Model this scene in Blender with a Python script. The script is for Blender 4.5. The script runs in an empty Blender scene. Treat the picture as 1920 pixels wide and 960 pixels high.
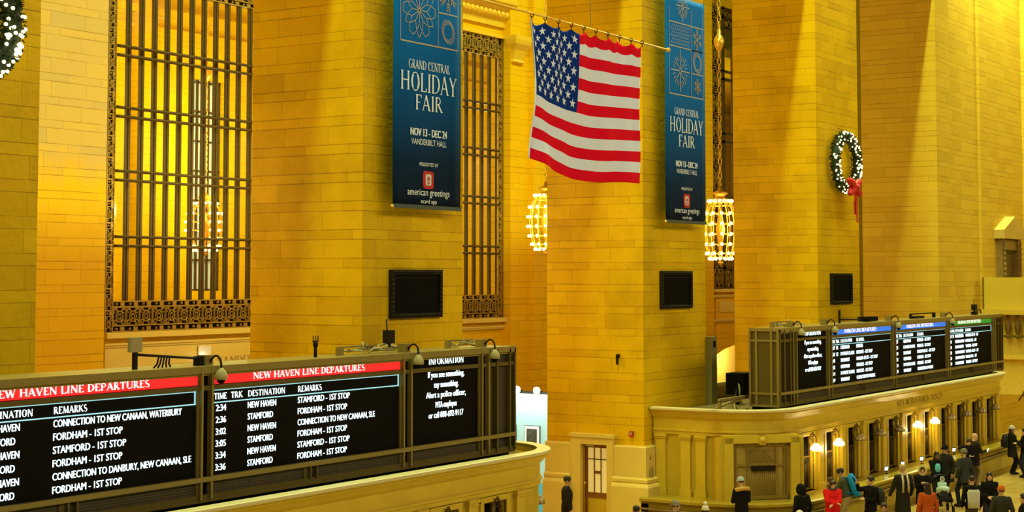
import bpy, bmesh, math, random
from mathutils import Vector, Matrix
random.seed(7)
SC = bpy.context.scene
COL = SC.collection
PI = math.pi
D = 22.5            # distance from the camera to the front of the piers
H = 7.2             # eye height above the concourse floor

# ------------------------------------------------------------------ camera
F_PX = 3144.0
YAW = math.radians(32.4)
PITCH = math.atan(197.0 / F_PX)
fw = Vector((math.cos(YAW) * math.cos(PITCH), math.sin(YAW) * math.cos(PITCH), math.sin(PITCH)))
rt = Vector((math.sin(YAW), -math.cos(YAW), 0))
up = rt.cross(fw)
cam_d = bpy.data.cameras.new('camera')
cam = bpy.data.objects.new('camera', cam_d)
COL.objects.link(cam)
cam.matrix_world = Matrix(((rt.x, up.x, -fw.x, 0), (rt.y, up.y, -fw.y, 0), (rt.z, up.z, -fw.z, H), (0, 0, 0, 1)))
cam_d.sensor_fit = 'HORIZONTAL'
cam_d.sensor_width = 36
cam_d.lens = 36 * F_PX / 1920
cam_d.shift_x = 0
cam_d.shift_y = -160 / 1920
cam_d.clip_end = 400
SC.camera = cam

# ------------------------------------------------------------------ exposure, ambient light, large lights
SC.view_settings.view_transform = 'Standard'
SC.view_settings.look = 'None'
SC.view_settings.exposure = 0.0
SC.view_settings.gamma = 1.0
SC.view_settings.use_curve_mapping = False
w = bpy.data.worlds.new('concourse_ambient')
SC.world = w
w.use_nodes = True
bgn = w.node_tree.nodes['Background']
bgn.inputs[0].default_value = (1.0, 0.86, 0.55, 1)
bgn.inputs[1].default_value = 0.03

def lamp(name, kind, loc, power, color, **kw):
    d = bpy.data.lights.new(name, kind)
    d.energy = power
    d.color = color
    o = bpy.data.objects.new(name, d)
    o.location = loc
    rot = kw.pop('rot', None)
    if rot:
        o.rotation_euler = rot
    for k, v in kw.items():
        setattr(d, k, v)
    COL.objects.link(o)
    return o

# the row of bulbs along the cornice of the concourse, high above the piers
lamp('cornice_lights', 'AREA', (41, 20.62, 33), 21500, (0.84, 1.0, 0.42), shape='RECTANGLE', size=88, size_y=0.5, rot=(math.radians(8), 0, 0))
# broad fill light added across the concourse to brighten the pier fronts
lamp('front_fill_light', 'AREA', (45, -13, 24), 12400, (1, 0.88, 0.62), shape='RECTANGLE', size=100, size_y=6, rot=(math.radians(72), 0, 0))
# bulbs at the far corner of the cornice
lamp('corner_cornice_lights', 'AREA', (77, 20.9, 27), 1300, (0.75, 1.0, 0.75), shape='RECTANGLE', size=7, size_y=0.5, rot=(math.radians(8), 0, 0))
# wall lamps high on the far corner, above the frame
for lx in (73.2, 76.4, 79.4):
    lamp('corner_wall_lamp', 'SPOT', (lx, 21.75, 23.5), 1700, (0.95, 1.0, 0.62), spot_size=math.radians(75), spot_blend=0.9, shadow_soft_size=0.12, rot=(math.radians(4), 0, 0))
# light of the passage chandeliers behind the piers
for (lx, ly, lp) in ((12, 30, 720), (25, 30, 760), (38, 30, 980), (51, 30.5, 620), (63.4, 29.5, 330), (76, 30, 300)):
    lamp('passage_lamp', 'POINT', (lx, ly, 9.3), lp, (1, 0.76, 0.25), shadow_soft_size=0.7)
# lamps of the hall behind the tall windows
for (lx, ly, lz) in ((30, 41, 12), (48.5, 42, 12), (62, 41, 12), (40, 40, 16), (78, 41, 12)):
    lamp('hall_lamp', 'POINT', (lx, ly, lz), 1350, (1, 0.95, 0.40), shadow_soft_size=0.8)

# ------------------------------------------------------------------ materials
MATS = {}
def newmat(name):
    m = bpy.data.materials.new(name)
    m.use_nodes = True
    nt = m.node_tree
    b = nt.nodes['Principled BSDF']
    MATS[name] = m
    return m, nt, b

def N(nt, typ, **kw):
    n = nt.nodes.new(typ)
    for k, v in kw.items():
        setattr(n, k, v)
    return n

def math_node(nt, op, a, b=None, c=None):
    n = nt.nodes.new('ShaderNodeMath')
    n.operation = op
    for i, v in enumerate((a, b, c)):
        if v is None:
            continue
        if isinstance(v, (int, float)):
            n.inputs[i].default_value = v
        else:
            nt.links.new(v, n.inputs[i])
    return n.outputs[0]

def mix_rgb(nt, fac, a, b, blend='MIX'):
    n = nt.nodes.new('ShaderNodeMix')
    n.data_type = 'RGBA'
    n.blend_type = blend
    for sock, v in ((n.inputs[0], fac), (n.inputs[6], a), (n.inputs[7], b)):
        if isinstance(v, (int, float)):
            sock.default_value = v
        elif isinstance(v, tuple):
            sock.default_value = (*v[:3], 1)
        else:
            nt.links.new(v, sock)
    return n.outputs[2]

def stone(name, base, rough=0.55, joint=0.55, course=0.632, tall=0.66, length=1.25, vary=0.28, bump=0.35, soot=0.0, pale_area=None, pale_rng=None):
    """Coursed ashlar: tall and short courses by turns, staggered joints, each block a little different."""
    m, nt, b = newmat(name)
    L = nt.links
    geo = N(nt, 'ShaderNodeNewGeometry')
    sp = N(nt, 'ShaderNodeSeparateXYZ'); L.new(geo.outputs['Position'], sp.inputs[0])
    sn = N(nt, 'ShaderNodeSeparateXYZ'); L.new(geo.outputs['True Normal'], sn.inputs[0])
    ax = math_node(nt, 'GREATER_THAN', math_node(nt, 'ABSOLUTE', sn.outputs[0]), 0.70)
    u = math_node(nt, 'ADD', math_node(nt, 'MULTIPLY', sp.outputs[1], ax),
                  math_node(nt, 'MULTIPLY', sp.outputs[0], math_node(nt, 'SUBTRACT', 1.0, ax)))
    v = math_node(nt, 'DIVIDE', sp.outputs[2], course)
    row = math_node(nt, 'FLOOR', v)
    fr = math_node(nt, 'FRACT', v)
    short = math_node(nt, 'GREATER_THAN', fr, tall)
    rid = math_node(nt, 'ADD', math_node(nt, 'MULTIPLY', row, 2.0), short)
    wn = N(nt, 'ShaderNodeTexWhiteNoise', noise_dimensions='1D'); L.new(rid, wn.inputs['W'])
    uo = math_node(nt, 'ADD', math_node(nt, 'DIVIDE', u, length), math_node(nt, 'ADD', math_node(nt, 'MULTIPLY', wn.outputs['Value'], 0.35), math_node(nt, 'MULTIPLY', short, 0.5)))
    cell = math_node(nt, 'FLOOR', uo)
    uf = math_node(nt, 'FRACT', uo)
    cv = N(nt, 'ShaderNodeCombineXYZ'); L.new(cell, cv.inputs[0]); L.new(rid, cv.inputs[1]); L.new(ax, cv.inputs[2])
    wc = N(nt, 'ShaderNodeTexWhiteNoise', noise_dimensions='3D'); L.new(cv.outputs[0], wc.inputs['Vector'])
    # distance to the nearest joint, in metres
    d1 = math_node(nt, 'MULTIPLY', fr, course)
    d2 = math_node(nt, 'MULTIPLY', math_node(nt, 'ABSOLUTE', math_node(nt, 'SUBTRACT', fr, tall)), course)
    d3 = math_node(nt, 'MULTIPLY', math_node(nt, 'SUBTRACT', 1.0, fr), course)
    dv = math_node(nt, 'MULTIPLY', math_node(nt, 'MINIMUM', uf, math_node(nt, 'SUBTRACT', 1.0, uf)), length)
    dh = math_node(nt, 'MINIMUM', math_node(nt, 'MINIMUM', d1, d2), d3)
    nz = N(nt, 'ShaderNodeTexNoise'); nz.inputs['Scale'].default_value = 0.9; nz.inputs['Detail'].default_value = 6
    L.new(geo.outputs['Position'], nz.inputs['Vector'])
    nz2 = N(nt, 'ShaderNodeTexNoise'); nz2.inputs['Scale'].default_value = 9; nz2.inputs['Detail'].default_value = 5
    L.new(geo.outputs['Position'], nz2.inputs['Vector'])
    wj = math_node(nt, 'MULTIPLY', math_node(nt, 'MAXIMUM', math_node(nt, 'SUBTRACT', nz.outputs['Fac'], 0.25), 0.08), 0.032)
    jh = math_node(nt, 'LESS_THAN', dh, wj)
    jv = math_node(nt, 'MULTIPLY', math_node(nt, 'LESS_THAN', dv, 0.008), 0.6)
    jm = math_node(nt, 'MAXIMUM', jh, jv)
    c0 = tuple(base)
    dark = (base[0] * 0.72, base[1] * 0.64, base[2] * 0.6)
    lite = (min(1, base[0] * 1.10), min(1, base[1] * 1.14), base[2] * 1.3)
    f1 = math_node(nt, 'MULTIPLY', math_node(nt, 'SUBTRACT', wc.outputs['Value'], 0.35), vary * 2)
    col = mix_rgb(nt, math_node(nt, 'MAXIMUM', f1, 0.0), c0, dark)
    col = mix_rgb(nt, math_node(nt, 'MULTIPLY', math_node(nt, 'MAXIMUM', math_node(nt, 'SUBTRACT', 0.3, wc.outputs['Value']), 0.0), vary * 4), col, lite)
    col = mix_rgb(nt, math_node(nt, 'MULTIPLY', math_node(nt, 'MAXIMUM', math_node(nt, 'SUBTRACT', nz2.outputs['Fac'], 0.5), 0.0), 0.5), col, dark)
    if soot:
        nz3 = N(nt, 'ShaderNodeTexNoise'); nz3.inputs['Scale'].default_value = 0.45; nz3.inputs['Detail'].default_value = 7; nz3.inputs['Roughness'].default_value = 0.6
        L.new(geo.outputs['Position'], nz3.inputs['Vector'])
        sf = math_node(nt, 'MULTIPLY', math_node(nt, 'MULTIPLY', math_node(nt, 'MAXIMUM', math_node(nt, 'SUBTRACT', nz3.outputs['Fac'], 0.46), 0.0), 5.0), soot)
        col = mix_rgb(nt, math_node(nt, 'MINIMUM', sf, 0.8), col, (base[0] * 0.42, base[1] * 0.42, base[2] * 0.8))
    if pale_area:
        # a paler area of stone between two heights with a ragged lower edge
        z0, z1, gx0, gx1, gcol = pale_rng
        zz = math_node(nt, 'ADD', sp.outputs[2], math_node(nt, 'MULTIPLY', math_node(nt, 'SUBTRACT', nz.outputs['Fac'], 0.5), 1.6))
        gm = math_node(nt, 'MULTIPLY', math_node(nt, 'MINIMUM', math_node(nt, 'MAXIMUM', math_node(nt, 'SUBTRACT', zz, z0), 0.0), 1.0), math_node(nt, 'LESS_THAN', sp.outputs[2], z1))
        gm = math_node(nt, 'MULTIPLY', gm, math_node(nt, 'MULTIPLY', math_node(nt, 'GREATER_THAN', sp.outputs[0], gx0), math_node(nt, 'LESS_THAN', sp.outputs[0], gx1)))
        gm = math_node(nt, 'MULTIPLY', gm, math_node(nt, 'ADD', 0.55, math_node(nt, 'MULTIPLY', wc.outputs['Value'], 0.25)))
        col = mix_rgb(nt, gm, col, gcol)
    col = mix_rgb(nt, math_node(nt, 'MULTIPLY', jm, joint), col, (base[0] * 0.22, base[1] * 0.17, base[2] * 0.2))
    L.new(col, b.inputs['Base Color'])
    b.inputs['Roughness'].default_value = rough
    b.inputs['Specular IOR Level'].default_value = 0.10
    hgt = math_node(nt, 'ADD', math_node(nt, 'MULTIPLY', wc.outputs['Value'], 0.012),
                    math_node(nt, 'SUBTRACT', math_node(nt, 'MULTIPLY', nz2.outputs['Fac'], 0.02), math_node(nt, 'MULTIPLY', jm, 0.03)))
    bp = N(nt, 'ShaderNodeBump'); bp.inputs['Strength'].default_value = bump; bp.inputs['Distance'].default_value = 1.0
    L.new(hgt, bp.inputs['Height']); L.new(bp.outputs[0], b.inputs['Normal'])
    return m

def plain(name, col, rough=0.5, metal=0.0, vary=0.15, scale=8.0, spec=0.4, emit=None, estr=0.0, bump=0.0):
    """A surface of one colour with a fine noise in it."""
    if name in MATS:
        return MATS[name]
    m, nt, b = newmat(name)
    tc = N(nt, 'ShaderNodeTexCoord')
    nz = N(nt, 'ShaderNodeTexNoise'); nz.inputs['Scale'].default_value = scale; nz.inputs['Detail'].default_value = 4
    nt.links.new(tc.outputs['Object'], nz.inputs['Vector'])
    c = mix_rgb(nt, nz.outputs['Fac'], tuple(max(0, x * (1 - vary)) for x in col), tuple(min(1, x * (1 + vary)) for x in col))
    nt.links.new(c, b.inputs['Base Color'])
    b.inputs['Roughness'].default_value = rough
    b.inputs['Metallic'].default_value = metal
    b.inputs['Specular IOR Level'].default_value = spec
    if emit:
        b.inputs['Emission Color'].default_value = (*emit, 1)
        b.inputs['Emission Strength'].default_value = estr
    if bump:
        bp = N(nt, 'ShaderNodeBump'); bp.inputs['Strength'].default_value = bump; bp.inputs['Distance'].default_value = 0.02
        nt.links.new(nz.outputs['Fac'], bp.inputs['Height']); nt.links.new(bp.outputs[0], b.inputs['Normal'])
    return m

STONE = (0.75, 0.46, 0.002)
S_PIER = stone('pier_ashlar', STONE, soot=0.38, bump=0.42, vary=0.36)
S_BACK = stone('passage_ashlar', (0.77, 0.46, 0.002), bump=0.2, vary=0.18, pale_area=True, pale_rng=(9.7, 40, 20, 33.6, (0.47, 0.36, 0.15)))
S_HALL = stone('hall_ashlar', (0.80, 0.55, 0.003), bump=0.1, vary=0.12, joint=0.4)
S_FAR = stone('far_corner_ashlar', (0.67, 0.455, 0.032), bump=0.35)
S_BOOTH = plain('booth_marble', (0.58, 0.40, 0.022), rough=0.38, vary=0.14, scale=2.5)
S_SMOOTH = plain('smooth_limestone', (0.72, 0.545, 0.11), rough=0.5, vary=0.1, scale=1.5)
S_TRIM = plain('moulding_limestone', (0.74, 0.48, 0.02), rough=0.5, vary=0.1, scale=2)
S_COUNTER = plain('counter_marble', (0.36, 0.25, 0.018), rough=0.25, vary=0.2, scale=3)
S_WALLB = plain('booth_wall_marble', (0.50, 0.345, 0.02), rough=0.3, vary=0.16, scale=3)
S_LIP = plain('pale_marble_lip', (0.66, 0.56, 0.27), rough=0.4, vary=0.08)
M_BRONZE = plain('dark_bronze', (0.16, 0.095, 0.012), rough=0.5, metal=0.3, vary=0.3)
M_ORN = plain('cast_ornament_bronze', (0.34, 0.21, 0.025), rough=0.5, metal=0.3, vary=0.35)
M_BAR = plain('window_bronze', (0.09, 0.055, 0.008), rough=0.55, metal=0.2, vary=0.2)
M_OLIVE = plain('olive_metal', (0.12, 0.09, 0.018), rough=0.4, metal=0.25, vary=0.12)
M_OLIVE_L = plain('pale_olive_metal', (0.28, 0.21, 0.05), rough=0.38, metal=0.2, vary=0.1)
M_BLACK = plain('black_panel', (0.006, 0.005, 0.003), rough=0.8, vary=0.2, spec=0.06)
M_DARKIRON = plain('black_iron', (0.014, 0.010, 0.004), rough=0.6, vary=0.3, spec=0.15)
M_WHITE = plain('led_white', (0.8, 0.9, 0.95), emit=(0.72, 0.93, 1.0), estr=1.4, vary=0.02)
M_CYAN = plain('led_cyan', (0.3, 0.6, 0.7), emit=(0.36, 0.74, 0.86), estr=0.85, vary=0.02)
M_RED = plain('led_red', (0.6, 0.02, 0.02), emit=(0.80, 0.012, 0.016), estr=0.85, vary=0.02)
M_BLUE = plain('led_blue', (0.02, 0.1, 0.6), emit=(0.025, 0.19, 0.78), estr=0.9, vary=0.02)
M_GREEN = plain('led_green', (0.02, 0.3, 0.05), emit=(0.012, 0.20, 0.015), estr=0.8, vary=0.02)
M_HEADLED = plain('led_header_white', (0.9, 0.85, 0.85), emit=(1.0, 0.86, 0.86), estr=1.15, vary=0.02)
M_BULB = plain('warm_bulb', (1, 0.9, 0.6), emit=(1.0, 0.72, 0.22), estr=9.0, vary=0.02)
M_SHADE_LIT = plain('lit_lamp_glass', (1, 0.9, 0.6), emit=(1.0, 0.80, 0.32), estr=4.0, vary=0.02)
M_SHADE_OFF = plain('unlit_lamp_glass', (0.45, 0.34, 0.14), rough=0.25, vary=0.1)
M_GOLD = plain('gilt_metal', (0.85, 0.52, 0.07), rough=0.3, metal=0.7, vary=0.15)
M_FAIRY = plain('fairy_light', (1, 0.95, 0.7), emit=(1.0, 0.88, 0.45), estr=3.0, vary=0.02)
M_NAVY = plain('flag_navy', (0.006, 0.034, 0.23), rough=0.85, vary=0.1, spec=0.05)
M_FRED = plain('flag_red', (0.74, 0.004, 0.022), rough=0.8, vary=0.08, spec=0.05)
M_FWHITE = plain('flag_white', (0.74, 0.83, 1.0), rough=0.75, vary=0.05, spec=0.2)
M_SILVER = plain('banner_silver', (0.78, 0.88, 0.95), rough=0.6, vary=0.08)
M_COPPER = plain('banner_copper_line', (0.42, 0.36, 0.27), rough=0.5, vary=0.2)
M_GREY = plain('grey_plastic', (0.36, 0.30, 0.12), rough=0.4, vary=0.08)
M_LEAF = plain('wreath_green', (0.018, 0.035, 0.010), rough=0.7, vary=0.4, scale=20)
M_BOW = plain('red_ribbon', (0.55, 0.012, 0.012), rough=0.45, vary=0.2)
M_WOOD = plain('brown_wood', (0.24, 0.095, 0.012), rough=0.4, vary=0.2)
M_CREAM = plain('frosted_pane', (0.75, 0.66, 0.36), rough=0.35, vary=0.04, emit=(0.9, 0.66, 0.2), estr=0.35)

def grille_mat():
    m, nt, b = newmat('perforated_black')
    tc = N(nt, 'ShaderNodeTexCoord')
    sp = N(nt, 'ShaderNodeSeparateXYZ'); nt.links.new(tc.outputs['Object'], sp.inputs[0])
    fx = math_node(nt, 'FRACT', math_node(nt, 'MULTIPLY', sp.outputs[0], 22.0))
    fz = math_node(nt, 'FRACT', math_node(nt, 'MULTIPLY', sp.outputs[2], 22.0))
    g = math_node(nt, 'MAXIMUM', math_node(nt, 'LESS_THAN', fx, 0.28), math_node(nt, 'LESS_THAN', fz, 0.28))
    c = mix_rgb(nt, g, (0.006, 0.004, 0.002), (0.085, 0.055, 0.014))
    nt.links.new(c, b.inputs['Base Color'])
    b.inputs['Roughness'].default_value = 0.6
    return m
M_MESH = grille_mat()

def glass_mat():
    m, nt, b = newmat('window_glass')
    nt.nodes.remove(b)
    out = nt.nodes['Material Output']
    tr = N(nt, 'ShaderNodeBsdfTransparent'); tr.inputs[0].default_value = (0.93, 0.93, 0.88, 1)
    gl = N(nt, 'ShaderNodeBsdfGlossy'); gl.inputs['Roughness'].default_value = 0.03
    mx = N(nt, 'ShaderNodeMixShader')
    mx.inputs[0].default_value = 0.06
    nt.links.new(tr.outputs[0], mx.inputs[1]); nt.links.new(gl.outputs[0], mx.inputs[2])
    nt.links.new(mx.outputs[0], out.inputs[0])
    return m
M_GLASS = glass_mat()

def floor_mat():
    m, nt, b = newmat('marble_floor')
    geo = N(nt, 'ShaderNodeNewGeometry')
    br = N(nt, 'ShaderNodeTexBrick')
    br.offset = 0.0
    nt.links.new(geo.outputs['Position'], br.inputs['Vector'])
    br.inputs['Color1'].default_value = (0.62, 0.42, 0.10, 1)
    br.inputs['Color2'].default_value = (0.54, 0.36, 0.08, 1)
    br.inputs['Mortar'].default_value = (0.30, 0.19, 0.04, 1)
    br.inputs['Scale'].default_value = 1.0
    br.inputs['Mortar Size'].default_value = 0.012
    br.inputs['Brick Width'].default_value = 1.2
    br.inputs['Row Height'].default_value = 1.2
    nt.links.new(br.outputs[0], b.inputs['Base Color'])
    b.inputs['Roughness'].default_value = 0.22
    return m
M_FLOOR = floor_mat()

def banner_mat():
    """Printed cloth: bright teal blue at the top going over to near black at the foot, as printed."""
    m, nt, b = newmat('banner_print')
    tc = N(nt, 'ShaderNodeTexCoord')
    sp = N(nt, 'ShaderNodeSeparateXYZ'); nt.links.new(tc.outputs['Object'], sp.inputs[0])
    rmp = N(nt, 'ShaderNodeValToRGB')
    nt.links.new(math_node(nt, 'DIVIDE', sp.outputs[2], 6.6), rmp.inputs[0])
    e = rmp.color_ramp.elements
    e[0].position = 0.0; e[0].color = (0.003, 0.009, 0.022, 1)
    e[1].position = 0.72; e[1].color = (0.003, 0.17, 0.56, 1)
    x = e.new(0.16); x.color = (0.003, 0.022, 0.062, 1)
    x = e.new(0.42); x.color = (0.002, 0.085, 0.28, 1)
    nt.links.new(rmp.outputs[0], b.inputs['Base Color'])
    b.inputs['Roughness'].default_value = 0.55
    b.inputs['Specular IOR Level'].default_value = 0.04
    return m
M_BANNER = banner_mat()

# ------------------------------------------------------------------ geometry helpers
def wloc(o):
    v = Vector((0, 0, 0))
    while o:
        v = v + o.location; o = o.parent
    return v

class MB:
    """Collects shapes into one bmesh; build() links them as one mesh object."""
    def __init__(self):
        self.bm = bmesh.new()
    def face(self, pts, mi=0):
        try:
            f = self.bm.faces.new([self.bm.verts.new(p) for p in pts])
            f.material_index = mi
            return f
        except ValueError:
            return None
    def box(self, x0, x1, y0, y1, z0, z1, mi=0):
        v = [self.bm.verts.new(p) for p in ((x0, y0, z0), (x1, y0, z0), (x1, y1, z0), (x0, y1, z0), (x0, y0, z1), (x1, y0, z1), (x1, y1, z1), (x0, y1, z1))]
        for q in ((3, 2, 1, 0), (4, 5, 6, 7), (0, 1, 5, 4), (1, 2, 6, 5), (2, 3, 7, 6), (3, 0, 4, 7)):
            self.bm.faces.new([v[i] for i in q]).material_index = mi
        return self
    def obox(self, c, ax, ay, az, hx, hy, hz, mi=0):
        """box about c with given axes and half sizes"""
        c = Vector(c); ax = Vector(ax).normalized(); ay = Vector(ay).normalized(); az = Vector(az).normalized()
        v = [self.bm.verts.new(c + ax * (hx * sx) + ay * (hy * sy) + az * (hz * sz)) for sz in (-1, 1) for (sx, sy) in ((-1, -1), (1, -1), (1, 1), (-1, 1))]
        for q in ((3, 2, 1, 0), (4, 5, 6, 7), (0, 1, 5, 4), (1, 2, 6, 5), (2, 3, 7, 6), (3, 0, 4, 7)):
            self.bm.faces.new([v[i] for i in q]).material_index = mi
        return self
    def rings(self, rings, cap=True, mi=0, smooth=True, closed=False):
        """rings: lists of points, equal length; skin between them"""
        rv = [[self.bm.verts.new(p) for p in r] for r in rings]
        n = len(rv[0])
        pairs = list(zip(rv[:-1], rv[1:]))
        if closed:
            pairs.append((rv[-1], rv[0]))
        for a, b in pairs:
            for i in range(n):
                j = (i + 1) % n
                f = self.bm.faces.new((a[i], a[j], b[j], b[i]))
                f.material_index = mi; f.smooth = smooth
        if cap and not closed:
            f = self.bm.faces.new(list(reversed(rv[0]))); f.material_index = mi
            f = self.bm.faces.new(rv[-1]); f.material_index = mi
        return self
    def tube(self, pts, r, n=8, mi=0, cap=True, closed=False):
        pts = [Vector(p) for p in pts]
        rr = r if isinstance(r, (list, tuple)) else [r] * len(pts)
        rings = []
        prev = None
        m = len(pts)
        for i, p in enumerate(pts):
            if closed:
                t = pts[(i + 1) % m] - pts[i - 1]
            else:
                t = pts[min(i + 1, m - 1)] - pts[max(i - 1, 0)]
            if t.length < 1e-9:
                t = Vector((0, 0, 1))
            t.normalize()
            if prev is None:
                a = Vector((0, 0, 1)) if abs(t.z) < 0.9 else Vector((1, 0, 0))
                u = t.cross(a).normalized()
            else:
                u = prev - t * prev.dot(t)
                if u.length < 1e-6:
                    u = t.cross(Vector((0, 0, 1)))
                u.normalize()
            prev = u
            v = t.cross(u)
            rings.append([p + (u * math.cos(2 * PI * k / n) + v * math.sin(2 * PI * k / n)) * rr[i] for k in range(n)])
        return self.rings(rings, cap=cap, mi=mi, closed=closed)
    def lathe(self, prof, n=20, c=(0, 0, 0), mi=0, sx=1, sy=1):
        """prof: (radius, z) pairs turned about the vertical axis through c"""
        rings = [[(c[0] + max(r, 1e-4) * math.cos(2 * PI * k / n) * sx, c[1] + max(r, 1e-4) * math.sin(2 * PI * k / n) * sy, c[2] + z) for k in range(n)] for r, z in prof]
        return self.rings(rings, mi=mi)
    def ball(self, c, r, n=8, m=6, mi=0, sx=1, sy=1, sz=1):
        prof = [(r * math.sin(PI * i / m), -r * math.cos(PI * i / m) * sz) for i in range(m + 1)]
        return self.lathe(prof, n, c, mi, sx, sy)
    def prism(self, poly, axis, a0, a1, mi=0):
        """poly: 2D points; axis 'x','y','z' extruded from a0 to a1"""
        def P(p, a):
            if axis == 'y':
                return (p[0], a, p[1])
            if axis == 'x':
                return (a, p[0], p[1])
            return (p[0], p[1], a)
        n = len(poly)
        A = [self.bm.verts.new(P(p, a0)) for p in poly]
        B = [self.bm.verts.new(P(p, a1)) for p in poly]
        for i in range(n):
            j = (i + 1) % n
            self.bm.faces.new((A[i], A[j], B[j], B[i])).material_index = mi
        self.bm.faces.new(list(reversed(A))).material_index = mi
        self.bm.faces.new(B).material_index = mi
        return self
    def sweep(self, path, prof, mi=0):
        """prof: (outward, z) points swept along an open plan path; outward = right-hand side of the travel direction"""
        path = [Vector((p[0], p[1], 0)) for p in path]
        rings = []
        for i, p in enumerate(path):
            d0 = (path[i] - path[i - 1]).normalized() if i > 0 else None
            d1 = (path[i + 1] - path[i]).normalized() if i < len(path) - 1 else None
            if d0 is None: d0 = d1
            if d1 is None: d1 = d0
            n0 = Vector((d0.y, -d0.x, 0)); n1 = Vector((d1.y, -d1.x, 0))
            nn = (n0 + n1).normalized()
            k = 1.0 / max(0.3, nn.dot(n0))
            rings.append([p + nn * (o * k) + Vector((0, 0, z)) for o, z in prof])
        rv = [[self.bm.verts.new(q) for q in r] for r in rings]
        n = len(prof)
        for a, b in zip(rv[:-1], rv[1:]):
            for i in range(n):
                j = (i + 1) % n
                self.bm.faces.new((a[i], a[j], b[j], b[i])).material_index = mi
        self.bm.faces.new(list(reversed(rv[0]))).material_index = mi
        self.bm.faces.new(rv[-1]).material_index = mi
        return self
    def torus(self, c, R, r, axis='y', n=18, m=6, a0=0, a1=2 * PI, sx=1, sz=1, mi=0):
        pts = []
        full = abs(a1 - a0 - 2 * PI) < 1e-6
        k = n if full else n + 1
        for i in range(k):
            t = a0 + (a1 - a0) * i / n
            x, z = R * math.cos(t) * sx, R * math.sin(t) * sz
            p = {'y': (x, 0, z), 'x': (0, x, z), 'z': (x, z, 0)}[axis]
            pts.append((c[0] + p[0], c[1] + p[1], c[2] + p[2]))
        return self.tube(pts, r, m, mi, closed=full)
    def xf(self, M):
        bmesh.ops.transform(self.bm, matrix=M, verts=self.bm.verts)
        return self
    def build(self, name, mats, parent=None, origin=None, smooth=None, fixn=True, world=False):
        if fixn:
            bmesh.ops.recalc_face_normals(self.bm, faces=self.bm.faces)
        off = Vector((0, 0, 0))
        if world:       # shapes were given in room coordinates: bring them to the parent's own
            bmesh.ops.translate(self.bm, vec=-wloc(parent), verts=self.bm.verts)
        if origin is not None:
            off = Vector(origin)
            bmesh.ops.translate(self.bm, vec=-off, verts=self.bm.verts)
        if smooth is not None:
            for f in self.bm.faces:
                f.smooth = smooth
        me = bpy.data.meshes.new(name)
        self.bm.to_mesh(me); self.bm.free()
        for m in (mats if isinstance(mats, (list, tuple)) else [mats]):
            me.materials.append(m)
        o = bpy.data.objects.new(name, me)
        o.location = off
        COL.objects.link(o)
        if parent:
            o.parent = parent
        return o

def tag(o, label=None, cat=None, group=None, kind=None):
    if label: o['label'] = label
    if cat: o['category'] = cat
    if group: o['group'] = group
    if kind: o['kind'] = kind
    return o

def thing(name, label, cat, loc=(0, 0, 0), rz=0.0, group=None, kind=None):
    o = bpy.data.objects.new(name, None)
    o.location = loc
    o.rotation_euler = (0, 0, rz)
    o.empty_display_size = 0.2
    COL.objects.link(o)
    return tag(o, label, cat, group, kind)

def struct(o):
    o['kind'] = 'structure'
    return o

def kids(o):
    return [c for c in bpy.data.objects if c.parent == o]

def copy_tree(root, loc, rz=None, label=None):
    r = root.copy(); COL.objects.link(r)
    r.location = loc
    if rz is not None:
        r.rotation_euler = (0, 0, rz)
    if label:
        r['label'] = label
    for ch in kids(root):
        c = ch.copy(); COL.objects.link(c); c.parent = r
        for g in kids(ch):
            d = g.copy(); COL.objects.link(d); d.parent = c
    return r

# pixel of the photograph -> point of the place on a known plane (used to read off positions)
def ray(px, py):
    return fw * F_PX + rt * (px - 960) - up * (py - 320)
def on_y(px, py, y):
    d = ray(px, py); q = d * (y / d.y); return Vector((q.x, q.y, q.z + H))
def on_x(px, py, x):
    d = ray(px, py); q = d * (x / d.x); return Vector((q.x, q.y, q.z + H))
def on_z(px, py, z):
    d = ray(px, py); q = d * ((z - H) / d.z); return Vector((q.x, q.y, q.z + H))

# ------------------------------------------------------------------ lettering
def sans(txt, width, height, bold=0.0, squeeze=None):
    """list of faces (2D polygons as a temporary mesh) for a sans text whose capitals are `height` tall, scaled to `width`"""
    cu = bpy.data.curves.new('lettering', 'FONT')
    cu.body = txt
    cu.size = 1.0
    cu.resolution_u = 3
    ob = bpy.data.objects.new('lettering', cu)
    COL.objects.link(ob)
    dg = bpy.context.evaluated_depsgraph_get()
    me = bpy.data.meshes.new_from_object(ob.evaluated_get(dg))
    vs = [v.co.copy() for v in me.vertices]
    fs = [tuple(p.vertices) for p in me.polygons]
    bpy.data.objects.remove(ob); bpy.data.curves.remove(cu); bpy.data.meshes.remove(me)
    if not vs:
        return [], []
    x0 = min(v.x for v in vs); x1 = max(v.x for v in vs)
    cap = 0.73
    sx = width / (x1 - x0) if width else height / cap
    sy = height / cap
    if not bold:
        return [((v.x - x0) * sx, v.y * sy) for v in vs], fs
    # heavier face: the outline set two or three times, a hair apart
    out, of = [], []
    for k, dx in enumerate((-bold, 0, bold)):
        i = len(out)
        out.extend([((v.x - x0) * sx + dx, v.y * sy, -.001 * k) for v in vs])
        of.extend([tuple(j + i for j in f) for f in fs])
    return out, of

# Roman capitals drawn stroke by stroke: thick and thin stems with serifs (units: cap height = 1)
TH, TN = 0.15, 0.065
def arc(cx, cy, rx, ry, a0, a1, n=10):
    return [(cx + rx * math.cos(math.radians(a0 + (a1 - a0) * i / n)), cy + ry * math.sin(math.radians(a0 + (a1 - a0) * i / n))) for i in range(n + 1)]
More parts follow.
